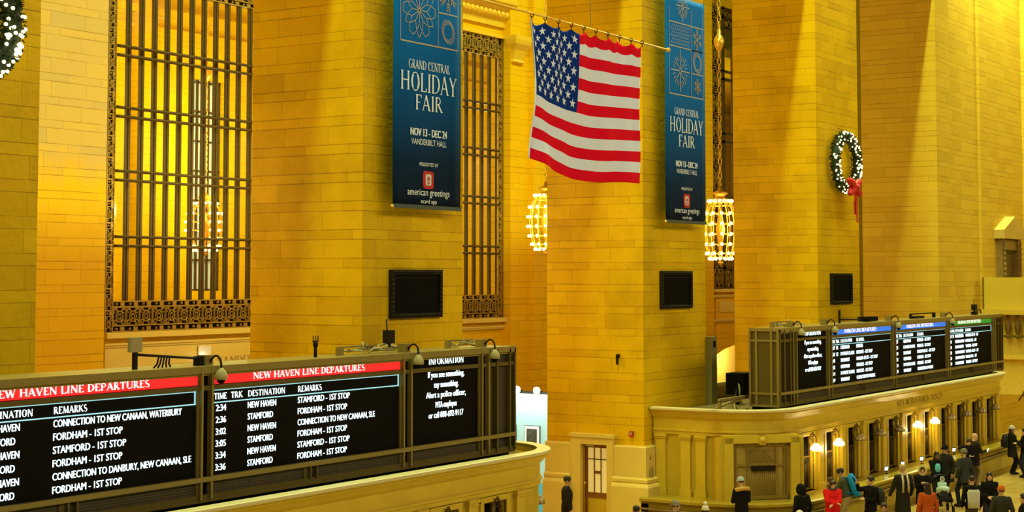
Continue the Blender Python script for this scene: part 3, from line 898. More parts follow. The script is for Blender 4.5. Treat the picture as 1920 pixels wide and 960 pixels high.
def booth(name, label, loc, path, fy, openings, side_pil, front_x, big=None, pil_x=()):
    """path: plan line of the face, travelled so that outward is on its right"""
    root = thing(name, label, 'ticket booth', loc)
    bw, oz0, oz1 = .86, 1.02, 2.59
    openings = sorted(openings)
    # wall between the sill and the lintel of the openings
    b = MB()
    prof_wall = [(0, 1.0), (0, 2.74), (-.35, 2.74), (-.35, 1.0)]
    xa, xb = front_x
    # curved and side stretches
    i0 = next(i for i, p in enumerate(path) if abs(p[1] - fy) < 1e-6)
    i1 = max(i for i, p in enumerate(path) if abs(p[1] - fy) < 1e-6)
    if i0 > 0:
        b.sweep(path[:i0 + 1], prof_wall)
    if i1 < len(path) - 1:
        b.sweep(path[i1:], prof_wall)
    # straight front: piers between openings, sill and lintel
    xs = [xa]
    for c in openings:
        xs += [c - bw / 2, c + bw / 2]
    xs.append(xb)
    for k in range(0, len(xs), 2):
        if xs[k + 1] > xs[k]:
            b.box(xs[k], xs[k + 1], fy, fy + .35, oz0, oz1)
    b.box(xa, xb, fy, fy + .35, oz1, 2.74)
    b.box(xa, xb, fy + .5, fy + .9, 0, 2.74)          # inner wall keeps the booth closed
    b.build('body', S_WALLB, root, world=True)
    # base with counter
    b = MB()
    b.sweep(path, [(.0, 1.0), (.0, 1.0), (.86, 1.0), (.92, .97), (.92, .90), (.84, .87), (.80, .82), (.80, .12), (.86, .10), (.86, 0), (0, 0)])
    b.sweep(path, [(.80, .60), (.84, .60), (.84, .54), (.80, .54)])
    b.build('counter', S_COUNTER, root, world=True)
    b = MB()
    b.sweep(path, [(.80, .72), (1.0, .72), (1.02, .70), (1.0, .67), (.80, .67)])
    b.build('bag_rail', M_BRONZE, root, world=True)
    # entablature: architrave, frieze, cove and lip
    b = MB()
    b.sweep(path, [(-.3, 2.72), (.05, 2.72), (.05, 2.80), (.08, 2.82), (.08, 2.86), (.03, 2.88), (.03, 3.16), (.06, 3.18), (.10, 3.22), (.15, 3.29), (.20, 3.35), (.20, 3.38), (.24, 3.39), (.25, 3.46), (-.03, 3.46), (-.03, 3.30), (-.3, 3.0)])
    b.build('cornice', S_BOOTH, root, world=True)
    b = MB()
    b.sweep(path, [(-.03, 3.40), (.245, 3.40), (.262, 3.42), (.262, 3.465), (.245, 3.475), (-.03, 3.475)])
    b.build('ledge', S_LIP, root, world=True)
    # dark-coloured roof behind the lip
    b = MB()
    rp = []
    for i, p in enumerate(path):
        q = Vector((p[0], p[1], 0))
        d = (Vector((*path[min(i + 1, len(path) - 1)], 0)) - Vector((*path[max(i - 1, 0)], 0))).normalized()
        rp.append(q - Vector((d.y, -d.x, 0)) * .25)
    poly = [(p.x, p.y) for p in rp]
    if path[-1][1] < D - .1: poly += [(path[-1][0], D)]
    b.prism(poly, 'z', 3.16, 3.30)
    b.build('roof', plain('dark_roof', (0.15, 0.10, 0.02), vary=.3), root, world=True)
    # pilasters with caps and feet
    def pil(cx, cy, nx, ny, hw=.15):
        b = MB()
        n = Vector((nx, ny, 0)); t = Vector((-ny, nx, 0)); Z = Vector((0, 0, 1)); o = Vector((cx, cy, 0))
        b.obox(o + n * .03 + Z * 1.86, t, n, Z, hw, .05, .86)
        b.obox(o + n * .045 + Z * 1.09, t, n, Z, hw + .03, .065, .09)
        b.obox(o + n * .05 + Z * 2.68, t, n, Z, hw + .045, .075, .035)
        b.obox(o + n * .045 + Z * 2.62, t, n, Z, hw + .025, .06, .03)
        b.build('pilaster', S_BOOTH, root, world=True)
    edges = sorted(pil_x)
    for c in edges:
        pil(c, fy, 0, -1)
    for s in side_pil:
        pil(*s)
    # plain surrounds of the openings
    for c in openings:
        b = MB()
        for sx in (-1, 1):
            b.box(c + sx * (bw / 2 + .06) - .06, c + sx * (bw / 2 + .06) + .06, fy - .04, fy + .02, oz0, oz1 + .1)
        b.box(c - bw / 2 - .12, c + bw / 2 + .12, fy - .045, fy + .02, oz1, oz1 + .11)
        b.build('window_surround', S_BOOTH, root, world=True)
    for c in openings:
        ticket_window(root, c, fy, 0, -1, bw, oz0, oz1, .16)
    if big:
        cx, cy, nx, ny = big
        n = Vector((nx, ny, 0)).normalized(); t = Vector((-n.y, n.x, 0)); Z = Vector((0, 0, 1)); o = Vector((cx, cy, 0))
        b = MB()
        for sx in (-1, 1):
            b.obox(o + t * (sx * .98) + n * .10 + Z * 1.86, t, n, Z, .13, .16, .86)
            b.obox(o + t * (sx * 1.17) + n * .02 + Z * 1.86, t, n, Z, .09, .16, .86)
        b.obox(o + n * .10 + Z * 2.68, t, n, Z, 1.1, .16, .11)
        b.obox(o + n * .22 + Z * 2.66, t, n, Z, .09, .08, .13)
        b.ball(o + n * .28 + Z * 2.66, .09, 8, 6)
        b.build('window_surround', S_BOOTH, root, world=True)
        ticket_window(root, cx, cy, n.x, n.y, 1.70, 1.02, 2.57, -.10, big=True)
    return root

FY2 = 18.93
R2 = 1.7
# second booth: left side against the pier, round corner, long front, round corner
path2 = [(42.95, 22.45), (42.95, FY2 + R2)] + arcpts(42.95 + R2, FY2 + R2, R2, 180, 270)[1:] + [(64.5, FY2)] + arcpts(64.5, FY2 + R2, R2, 270, 360)[1:] + [(64.5 + R2, 22.45)]
path2 = [(round(x, 5), round(y, 5)) for x, y in path2]
open2 = [45.75 + 1.765 * k for k in range(11)]
pil2 = [44.95] + [c + .8825 for c in open2]
mid = Vector((42.95 + R2 * (1 - .7071), FY2 + R2 * (1 - .7071), 0))
booth('ticket_booth', 'long golden marble ticket booth with people queuing at its counter', (54, FY2 + 1, 0), path2, FY2, open2,
      [(42.95, 22.2, -1, 0), (42.95, 21.42, -1, 0), (42.95, 20.95, -1, 0)], (42.95 + R2, 64.5), big=(mid.x, mid.y, -.70, -.72), pil_x=pil2)
# first booth, lower left: its round end abuts the first pier
FY1 = 18.93
XR = 32.15
R1 = 1.75
path1 = [(2.0, FY1), (XR - R1, FY1)] + arcpts(XR - R1, FY1 + R1, R1, 270, 360)[1:] + [(XR, 22.45)]
path1 = [(round(x, 5), round(y, 5)) for x, y in path1]
open1 = [29.14 - 1.765 * k for k in range(5)]
pil1 = [30.05] + [c - .8825 for c in open1]
booth('ticket_booth', 'golden marble ticket booth under the red departures board in the lower left', (24, FY1 + 1, 0), path1, FY1, open1,
      [(XR, 21.6, 1, 0)], (2.0, XR - R1), pil_x=pil1)

# engraved words on the frieze of the second booth
t = Text2D()
t.add(roman('MTA METRO-NORTH TICKETS', 4.7, 0.19), 53.2, 2.94, FY2 - .036)
for o in bpy.data.objects:
    if o.name.startswith('ticket_booth') and o.type == 'EMPTY' and o.location.x > 50:
        t.build('engraved_lettering', plain('engraved_marble', (0.26, 0.16, 0.03), vary=.1), o, o.location)

# ------------------------------------------------------------------ lamps on brackets over the ticket windows
def make_lamp(lit):
    nm = 'lit' if lit else 'unlit'
    root = thing('wall_lamp', nm, 'lamp')
    b = MB()       # scrolled bracket: rises from the wall over the window and arches outward
    b.box(-.09, .09, .30, .36, .22, .62)
    b.tube([(0, .32, .45), (0, .24, .60), (0, .12, .62), (0, .03, .52), (0, 0, .40), (0, 0, .22)], [.035, .04, .035, .03, .025, .02], 7)
    b.torus((0, .22, .46), .07, .018, 'x', 10, 5)
    b.ball((0, .16, .66), .05, 7, 5)
    b.ball((0, .33, .66), .07, 7, 5)
    b.build('bracket', M_BRONZE, root)
    # two-tier bell shade
    b = MB()
    b.lathe([(.03, .24), (.06, .22), (.13, .20), (.15, .16), (.14, .13), (.20, .10), (.25, .04), (.26, -.06), (.23, -.10), (.08, -.11)], 12)
    sh = b.build('lamp_shade', M_SHADE_LIT if lit else M_SHADE_OFF, root)
    b = MB()
    for z, r in ((.12, .15), (-.07, .265), (.22, .07)):
        b.torus((0, 0, z), r, .014, 'z', 14, 5)
    if not lit:
        for k in range(8):
            a = k * PI / 4
            b.tube([(.15 * math.cos(a), .15 * math.sin(a), .13), (.25 * math.cos(a), .25 * math.sin(a), .04), (.262 * math.cos(a), .262 * math.sin(a), -.07)], .012, 4)
    b.build('shade_ribs', M_BRONZE if not lit else M_GOLD, root)
    root.scale = (.66, .66, .66)
    return root
lit_p, off_p = make_lamp(True), make_lamp(False)
used = {True: False, False: False}
ordn = ['first', 'second', 'third', 'fourth', 'fifth', 'sixth', 'seventh', 'eighth', 'ninth', 'tenth', 'eleventh', 'twelfth']
litn = {0: 'lit bell lamp above the red jacket, leftmost of the four glowing lamps', 1: 'lit bell lamp above the blue backpack, second of the four glowing lamps',
        5: 'lit bell lamp midway along the booth, third of the four glowing lamps', 6: 'lit bell lamp midway along the booth, rightmost of the four glowing lamps'}
offn = {2: 'unlit bell lamp just past the lit pair over the blue backpack', 3: 'unlit bell lamp in the middle of three between the two lit pairs', 4: 'unlit bell lamp just before the lit pair midway along the booth',
        7: 'unlit bell lamp just past the last lit lamp of the long booth', 8: 'unlit bell lamp second past the last lit lamp', 9: 'unlit bell lamp third past the last lit lamp', 10: 'unlit bell lamp farthest along the long booth'}
for k in range(11):
    lit = k in litn
    x = 45.84 + 1.766 * k
    loc = (x, FY2 - .22, 2.23)
    lab = litn.get(k) or offn[k]
    pr = lit_p if lit else off_p
    if not used[lit]:
        pr.location = loc; pr['label'] = lab; used[lit] = True
        pr['group'] = 'bell lamps along the ticket booth fronts'
        o = pr
    else:
        o = copy_tree(pr, loc, 0, lab)
    if lit:
        lamp('booth_lamp_light', 'POINT', (x, FY2 - .26, 2.05), 22, (1, .78, .34), shadow_soft_size=.12)
        lamp('booth_lamp_light', 'POINT', (x, FY2 - .18, 2.52), 4, (1, .78, .34), shadow_soft_size=.1)
for k, x in enumerate([29.1, 27.33, 25.57]):
    copy_tree(off_p, (x, FY1 - .22, 2.23), 0, ['unlit lamp over the last window of the lower left booth', 'unlit lamp over the second last window of the lower left booth', 'unlit lamp over the third last window of the lower left booth'][k])
copy_tree(off_p, (32.38, FY1 + .95, 2.16), PI / 2 * .6, 'unlit lamp on the round end of the lower left booth beside the man in black')

# glowing card terminals on the counter
def terminal():
    root = thing('card_terminal', '', 'card terminal')
    MB().box(-.09, .09, -.05, .05, 0, .03).tube([(0, 0, .03), (0, 0, .16)], .02, 6).build('stand', M_BLACK, root)
    b = MB(); b.obox((0, 0, .27), (1, 0, 0), (0, 1, .25), (0, -.25, 1), .10, .035, .14)
    b.build('housing', M_BLACK, root)
    b = MB(); b.obox((-.01, -.04, .28), (1, 0, 0), (0, 1, .25), (0, -.25, 1), .075, .004, .10)
    b.obox((-.102, -.005, .28), (1, 0, 0), (0, 1, .25), (0, -.25, 1), .004, .028, .10)
    b.build('screen', M_WHITE, root)
    return root
T0 = terminal()
spots = [(51.05, 18.5, 'glowing card terminal on the counter left of the cane holder'), (52.7, 18.55, 'second glowing card terminal above the fur hooded person'), (54.4, 18.5, 'glowing card terminal under the right pair of lit lamps'), (57.8, 18.5, 'glowing card terminal beside the man in the cap')]
for k, (x, y, lab) in enumerate(spots):
    if k == 0:
        T0.scale = (.6, .6, .6); T0.location = (x, y, 1.005); T0.rotation_euler = (0, 0, -.5); T0['label'] = lab; T0['group'] = 'card terminals on the counter'
    else:
        copy_tree(T0, (x, y, 1.005), -.5, lab)
# ================================================================== departures boards
BYF = 19.575       # face of the boards
Z0, ZR, ZT = 3.41, 3.79, 5.68
def board(label, x0, x1, posts, sides, panels, loc):
    """posts: centre x of the double posts; panels: (x0, x1, builder)"""
    root = thing('departure_board', label, 'departures board', loc)
    y = BYF
    # body behind, top beam, bottom beam
    MB().box(x0 + .05, x1 - .05, y + .10, y + .86, Z0 - .11, ZT - .06).build('cabinet', M_BLACK, root, world=True)
    b = MB()
    b.box(x0, x1, y - .06, y + .90, ZT - .12, ZT)
    b.box(x0, x1, y - .02, y + .03, ZT - .16, ZT - .12)
    b.build('top_beam', M_OLIVE_L, root, world=True)
    b = MB()
    b.box(x0, x1, y - .03, y + .88, Z0, Z0 + .13)
    b.build('bottom_beam', M_OLIVE, root, world=True)
    MB().box(x0, x1, y - .076, y + .02, ZR - .035, ZR + .045).build('middle_rail', M_OLIVE_L, root, world=True)
    MB().box(x0, x1, y - .04, y + .03, 5.275, 5.355).build('upper_rail', M_OLIVE, root, world=True)
    for xp in posts:
        b = MB()
        for dx in (-.15, .10):
            b.box(xp + dx, xp + dx + .05, y - .07, y + .03, Z0 + .05, ZT - .02)
        b.box(xp - .18, xp - .10, y - .004, y + .03, Z0 + .05, ZT - .05)
        b.build('post', M_OLIVE_L, root, world=True)
    # perforated grilles under the screens, with short double uprights
    for (a, c, _) in panels:
        MB().box(a, c, y + .02, y + .06, Z0 + .12, ZR - .03).build('lower_grille', M_MESH, root, world=True)
        m_ = (a + c) / 2
        if c - a > 4:
            b = MB()
            for dx in (-.11, .07):
                b.box(m_ + dx, m_ + dx + .04, y - .05, y + .03, Z0 + .1, ZR)
            b.box(m_ - .24, m_ - .1, y, y + .03, Z0 + .1, ZR)
            b.build('short_upright', M_OLIVE, root, world=True)
    for (a, c, fn) in panels:
        sc = MB().box(a + .02, c - .02, y + .03, y + .08, ZR + .03, 5.56).build('screen', M_BLACK, root, world=True)
        fn(sc, root, a, c)
    for (a, c) in sides:
        MB().box(a, c, y + .04, y + .08, Z0 + .12, ZT - .1).build('end_grille', M_MESH, root, world=True)
        for xx in (a - .0, a + .30, c - .26, c - .06):
            MB().box(xx, xx + .055, y - .06, y + .05, Z0 + .05, ZT - .05).build('post', M_OLIVE, root, world=True)
    return root

def sub(parent, root, mb, name, mat):
    return mb.build(name, mat, parent, world=True)
def subtext(parent, root, t, name, mat):
    o = t.build(name, mat, None, root.location)
    o.location = (0, 0, 0)
    o.parent = parent
    return o

def timetable(title, colmat, rows, times, cols, title_x):
    def fn(sc, root, a, c):
        y = BYF + .03
        sub(sc, root, MB().box(a + .0, c - .0, y - .03, y - .004, 5.365, 5.555), 'header_strip', colmat)
        t = Text2D(); t.add(roman(title, title_x[1] - title_x[0], .115, 1.25), a + title_x[0], 5.405, y - .036)
        subtext(sc, root, t, 'header_lettering', M_HEADLED)
        b = MB()
        e = .018
        for (xa, xb, za, zb) in ((a + .02, c - .03, 5.255, 5.255 + e), (a + .02, c - .03, 5.045, 5.045 + e), (c - .05, c - .03, 5.045, 5.27), (a + .02, a + .04, 5.045, 5.27)):
            b.box(xa, xb, y - .02, y - .004, za, zb)
        sub(sc, root, b, 'box_line', M_CYAN)
        for key, wd in (('TIME', .32), ('TRK', .30), ('DESTINATION', 1.0), ('REMARKS', .68)):
            t = Text2D().add(roman(key, wd, .105, 1.4), a + cols[key], 5.105, y - .012)
            subtext(sc, root, t, 'heading_lettering', M_WHITE)
        for k, (tm, trk, dest, rem) in enumerate(rows):
            z = 4.905 - .2 * k
            for nm, tx, wd in (('time_lettering', tm, .25), ('track_lettering', trk, .15), ('destination_lettering', dest, .083 * len(dest)), ('remark_lettering', rem, .0785 * len(rem) + .02)):
                if tx:
                    key = {'time': 'TIME', 'trac': 'TRK', 'dest': 'DESTINATION', 'rema': 'REMARKS'}[nm[:4]]
                    t = Text2D().add(sans(tx, wd, .115, .0045), a + cols[key] + (.05 if key in ('TIME', 'TRK') else 0), z, y - .012)
                    subtext(sc, root, t, nm, M_WHITE)
    return fn

def info(sc, root, a, c):
    y = BYF + .03
    m_ = a + (c - a) * .53
    t = Text2D(); t.add(roman('INFORMATION', 1.26, .13, 1.4), m_, 5.41, y - .012, 'c')
    subtext(sc, root, t, 'header_lettering', M_WHITE)
    for k, s in enumerate(('If you see something,', 'say something.', 'Alert a police officer,', 'MTA employee', 'or call 888-692-9117')):
        t = Text2D(); t.add(sans(s, .0605 * len(s) + .02, .125, .006), m_, 5.145 - .203 * k, y - .012, 'c')
        subtext(sc, root, t, 'row_lettering', M_WHITE)

colsA = {'TIME': .15, 'TRK': .60, 'DESTINATION': 1.0, 'REMARKS': 2.40}
colsB = {'TIME': .09, 'TRK': .51, 'DESTINATION': .95, 'REMARKS': 2.30}
nh = [('2:34', '', 'NEW HAVEN', 'STAMFORD - 1ST STOP'), ('2:36', '', 'STAMFORD', 'FORDHAM - 1ST STOP'), ('3:02', '', 'NEW HAVEN', 'CONNECTION TO NEW CANAAN, SLE'),
      ('3:05', '', 'STAMFORD', 'FORDHAM - 1ST STOP'), ('3:34', '', 'NEW HAVEN', 'STAMFORD - 1ST STOP'), ('3:36', '', 'STAMFORD', 'FORDHAM - 1ST STOP')]
nhA = [('1:02', '', 'NEW HAVEN', 'CONNECTION TO NEW CANAAN, WATERBURY'), ('1:05', '', 'STAMFORD', 'FORDHAM - 1ST STOP'), ('1:34', '', 'NEW HAVEN', 'STAMFORD - 1ST STOP'),
       ('1:36', '', 'STAMFORD', 'FORDHAM - 1ST STOP'), ('2:02', '', 'NEW HAVEN', 'CONNECTION TO DANBURY, NEW CANAAN, SLE'), ('2:05', '', 'STAMFORD', 'FORDHAM - 1ST STOP')]
hl = [('2:17', '16', 'CRESTWOOD', 'EXPRESS'), ('2:22', '12', 'N WHITE PLAINS', 'MELROSE - 1ST STOP'), ('2:48', '', 'SOUTHEAST', 'HARLEM-125 ST - 1ST STOP'), ('2:52', '', 'CRESTWOOD', 'MELROSE - 1ST STOP'),
      ('3:14', '', 'N WHITE PLAINS', 'MELROSE - 1ST STOP'), ('3:19', '', 'SOUTHEAST', 'CONNECTION TO WASSAIC')]
hl2 = [('3:22', '', 'CRESTWOOD', 'MELROSE - 1ST STOP'), ('3:25', '', 'N WHITE PLAINS', 'MELROSE - 1ST STOP'), ('3:48', '', 'SOUTHEAST', 'HARLEM-125 ST - 1ST STOP'), ('3:52', '', 'CRESTWOOD', 'MELROSE - 1ST STOP'),
       ('4:14', '', 'N WHITE PLAINS', 'MELROSE - 1ST STOP'), ('4:19', '', 'SOUTHEAST', 'CONNECTION TO WASSAIC')]
hd = [('2:20', '31', 'POUGHKEEPSIE', 'YANKEES-153 ST - 1ST'), ('2:38', '', 'CROTON-HARMON', 'MARBLE HILL - 1ST'), ('2:43', '', 'POUGHKEEPSIE', 'YONKERS - 1ST STOP'), ('3:08', '', 'CROTON-HARMON', 'YANKEES-153 ST - 1ST'),
      ('3:20', '', 'CROTON-HARMON', 'MARBLE HILL - 1ST'), ('3:43', '', 'POUGHKEEPSIE', 'YONKERS - 1ST STOP')]
blankf = lambda sc, root, a, c: None
board('departures board with red header strips on top of the lower left ticket booth', 9.5, 30.92, [15.35, 21.20, 26.93, 29.72], [(29.86, 30.92)],
      [(9.6, 15.1, blankf), (15.5, 21.02, timetable('NEW HAVEN LINE DEPARTURES', M_RED, nhA, None, colsA, (1.15, 4.40))),
       (21.36, 26.75, timetable('NEW HAVEN LINE DEPARTURES', M_RED, nh, None, colsB, (1.05, 4.25))), (27.1, 29.5, info)], (21, BYF, Z0))
b2 = board('departures board with blue and green header strips on top of the long ticket booth', 45.2, 67.45, [46.30, 49.05, 54.80, 60.57, 66.25], [(45.2, 46.2), (66.45, 67.45)],
      [(46.55, 49.0, info), (49.28, 54.72, timetable('HARLEM LINE DEPARTURES', M_BLUE, hl, None, {'TIME': .03, 'TRK': .40, 'DESTINATION': .82, 'REMARKS': 2.18}, (1.1, 3.95))),
       (55.02, 60.5, timetable('HARLEM LINE DEPARTURES', M_BLUE, hl2, None, {'TIME': .03, 'TRK': .42, 'DESTINATION': .88, 'REMARKS': 2.3}, (1.15, 4.0))),
       (60.8, 66.1, timetable('HUDSON LINE DEPARTURES', M_GREEN, hd, None, {'TIME': .03, 'TRK': .38, 'DESTINATION': .76, 'REMARKS': 2.0}, (1.05, 3.9)))], (56, BYF, Z0))
# panelled end of the second board
b = MB()
for yy in (BYF - .03, BYF + .17, BYF + .64, BYF + .84):
    b.box(45.13, 45.2, yy, yy + .06, Z0, ZT - .02)
for zz in (Z0, ZR - .03, 5.29, ZT - .09):
    b.box(45.14, 45.2, BYF, BYF + .9, zz, zz + .06)
b.build('end_frame', M_OLIVE_L, b2, world=True)
MB().box(45.19, 45.24, BYF + .04, BYF + .84, Z0 + .05, ZT - .1).build('end_panel', M_OLIVE, b2, world=True)

# ------------------------------------------------------------------ security cameras on swan necks
def sec_cam():
    root = thing('security_camera', '', 'security camera')
    # base stands on the top beam; the neck arches out over the face of the board
    root.scale = (.86, .86, .86)
    MB().box(-.10, .10, .12, .34, 0, .20).build('junction_box', M_OLIVE_L, root)
    b = MB()
    pts = [(0.02, .13, .05), (.02, .08, .13), (.02, .0, .19), (.02, -.08, .19), (.02, -.15, .12), (.02, -.17, .02), (.02, -.17, -.06)]
    b.tube(pts, .022, 8)
    b.build('swan_neck', M_DARKIRON, root)
    b = MB(); b.lathe([(.03, -.04), (.05, -.06), (.09, -.10), (.125, -.17), (.13, -.24), (.12, -.27), (.05, -.275)], 16, (.02, -.17, 0))
    b.build('housing', M_GREY, root)
    b = MB(); b.ball((.02, -.17, -.27), .085, 12, 8); b.build('dome', M_BLACK, root)
    return root
S0 = sec_cam()
cams = [(21.42, 'domed security camera between the two red header strips'), (27.14, 'domed security camera at the end of the right red header strip'), (29.92, 'domed security camera right of the INFORMATION screen with red boards'),
        (46.55, 'domed security camera at the near end of the blue and green board'), (49.2, 'domed security camera over the first blue header strip'), (54.95, 'domed security camera between the two blue header strips'), (60.75, 'domed security camera over the start of the green header strip')]
for k, (x, lab) in enumerate(cams):
    if k == 0:
        S0.location = (x, BYF, ZT); S0['label'] = lab; S0['group'] = 'security cameras on the departures boards'
    else:
        copy_tree(S0, (x, BYF, ZT), 0, lab)

# ------------------------------------------------------------------ equipment on top of the boards
def rooftop(name, label, cat, loc, fn):
    r = thing(name, label, cat, loc); fn(r); return r
def f_sign(r):
    MB().box(-.02, .05, -.03, .03, 0, .30).tube([(0, 0, .24), (1.45, -.1, .12)], .025, 6).box(1.38, 1.5, -.15, 0, 0, .16).build('stand', M_DARKIRON, r)
    MB().box(-.13, .12, -.06, .02, .28, .52).build('box', M_GREY, r)
    b = MB()
    for k in range(5):
        b.tube([(.55 + k * .06, -.02, .20 - k * .01), (.50 + k * .07, -.02, .06), (.42 + k * .1, -.02, .0)], .016, 5)
    b.build('cable', M_DARKIRON, r)
rooftop('signal_box', 'square grey box on a black stand with a long bracket above red board', 'box', (19.85, BYF + .3, ZT), f_sign)
def f_ant(r):
    MB().tube([(0, 0, 0), (0, 0, .22)], .035, 6).tube([(0, 0, .2), (0, 0, .30)], .05, 6).build('mast', M_DARKIRON, r)
    b = MB()
    for dx in (-.07, 0, .07):
        b.tube([(dx, 0, .30), (dx, 0, .40)], .010, 5)
    b.box(-.08, .08, -.012, .012, .29, .31); b.build('prongs', M_DARKIRON, r)
rooftop('antenna', 'short three-pronged antenna standing on the red departures board', 'antenna', (24.62, BYF + .4, ZT), f_ant)
def f_blk(r):
    MB().box(-.10, .10, -.08, .08, 0.08, .34).box(-.03, .03, -.03, .03, 0, .1).build('box', M_DARKIRON, r)
    MB().tube([(-.06, 0, .34), (-.09, 0, .55)], .014, 5).build('whip', M_DARKIRON, r)
rooftop('radio_box', 'small black radio box with a whip aerial above red board', 'radio box', (26.98, BYF + .45, ZT + .10), f_blk)
def f_cab(seed, n, ln):
    def f(r):
        rr = random.Random(seed)
        b = MB()
        for k in range(n):
            x0_ = rr.uniform(-.5, .3) * ln; 
            pts = [(x0_ + ln * .17 * i + rr.uniform(-.06, .06), rr.uniform(-.1, .2), .03 + abs(rr.gauss(0, .06))) for i in range(6)]
            b.tube(pts, .018, 5)
        b.build('cable', M_GREY, r)
        MB().box(-.55 * ln, -.45 * ln, -.05, .05, 0, .14).box(-.55 * ln, .35 * ln, -.03, .03, .14, .17).build('cable_tray', M_OLIVE_L, r)
    return f
rooftop('cable_tangle', 'tangle of pale cables on a tray on top of the red board', 'cables', (26.0, BYF + .4, ZT), f_cab(3, 7, 1.3))
rooftop('cable_tangle', 'cables and clips near the far end of the red board top', 'cables', (29.6, BYF + .45, ZT), f_cab(5, 4, 1.1))
rooftop('cable_tangle', 'cables on the near end of the blue and green board', 'cables', (46.6, BYF + .45, ZT), f_cab(8, 5, 1.6))
def f_bar(r):
    MB().box(-.03, .03, -.03, .03, 0, .42).tube([(0, 0, .12), (2.2, 0, .08)], .03, 6).build('stand', M_DARKIRON, r)
    MB().box(2.0, 3.1, -.15, .15, .02, .16).build('box', M_BLACK, r)
rooftop('antenna', 'thin black mast with a flat bar behind the first blue header', 'antenna', (51.0, BYF + .4, ZT), f_bar)
def f_trip(r):
    MB().box(-.12, .12, -.1, .1, .0, .12).box(-.14, .12, -.08, .08, .18, .40).tube([(0, 0, .1), (0, 0, .2)], .04, 6).build('box', M_DARKIRON, r)
    MB().tube([(-.02, 0, .4), (-.05, 0, .62)], .012, 5).tube([(.05, 0, .1), (.7, 0, .2), (.9, 0, .04)], .02, 5).build('whip', M_DARKIRON, r)
rooftop('radio_box', 'small black radio box with aerial above the green header strip', 'radio box', (65.2, BYF + .4, ZT), f_trip)
MB0 = thing('cable_tray', 'flat tray on thin legs behind the second blue and green headers', 'cable tray', (57.9, BYF + .45, ZT))
MB().box(0, 2.6, -.05, .05, .14, .18).box(0, .05, -.05, .05, 0, .14).box(2.5, 2.6, -.05, .05, 0, .14).box(.2, 1.2, -.1, .1, 0, .08).build('tray', M_DARKIRON, MB0)

# ------------------------------------------------------------------ things on the booth roof beside the second board
r = thing('roof_conduit', 'bent pipes lying on the marble booth roof beside the board end', 'pipes', (44.0, 20.6, 3.30))
b = MB()
b.box(-.6, 1.1, -.02, .06, .34, .42); b.box(-.6, -.5, -.02, .06, 0, .36)
b.tube([(-.4, .3, .1), (.2, .1, .26), (.8, 0, .30), (1.1, .1, .2)], .04, 6); b.tube([(-.5, -.2, .04), (.1, -.3, .05), (.9, -.2, .06)], .03, 6); b.tube([(-.3, -.4, .02), (-.28, -.3, .2), (-.1, -.2, .24), (.1, -.3, .02)], .035, 6)
b.build('pipe', M_OLIVE_L, r)
r = thing('floodlight', 'small floodlight on a bracket on the roof behind the board end', 'floodlight', (47.0, 21.7, 3.30))
MB().box(-.05, .05, -.05, .05, 0, .5).box(-.2, .5, -.3, .3, .3, .95).build('housing', M_BLACK, r)
b = MB(); b.tube([(-.25, -.2, .1), (-.3, -.2, .5), (-.15, -.1, .7), (-.2, 0, .2)], .03, 6); b.build('cable', M_GREY, r)
# low parapet behind, across the roof
r = thing('roof_parapet', 'low pale parapet across the far side of the booth roof', 'parapet', (50, 23.0, 2.0))
b = MB(); b.box(46.5, 55.4, 22.9, 23.2, 0, 3.75); b.box(46.5, 55.4, 22.82, 23.28, 3.75, 3.86); b.build('wall', S_SMOOTH, r, world=True)
r.location = (50, 23.0, 0); kids(r)[0].data.transform(Matrix.Translation((0, 0, 2.0)))
r = thing('metal_cabinet', 'tall narrow grey-green metal cabinet on the right edge of middle pier', 'cabinet', (46.45, D - .1, 3.30))
MB().box(0, .38, -.1, .3, 0, 2.05).build('body', plain('grey_green_metal', (.20, .16, .035), vary=.1), r)
MB().box(.12, .26, -.12, -.1, 1.72, 1.92).build('lock', M_BLACK, r)
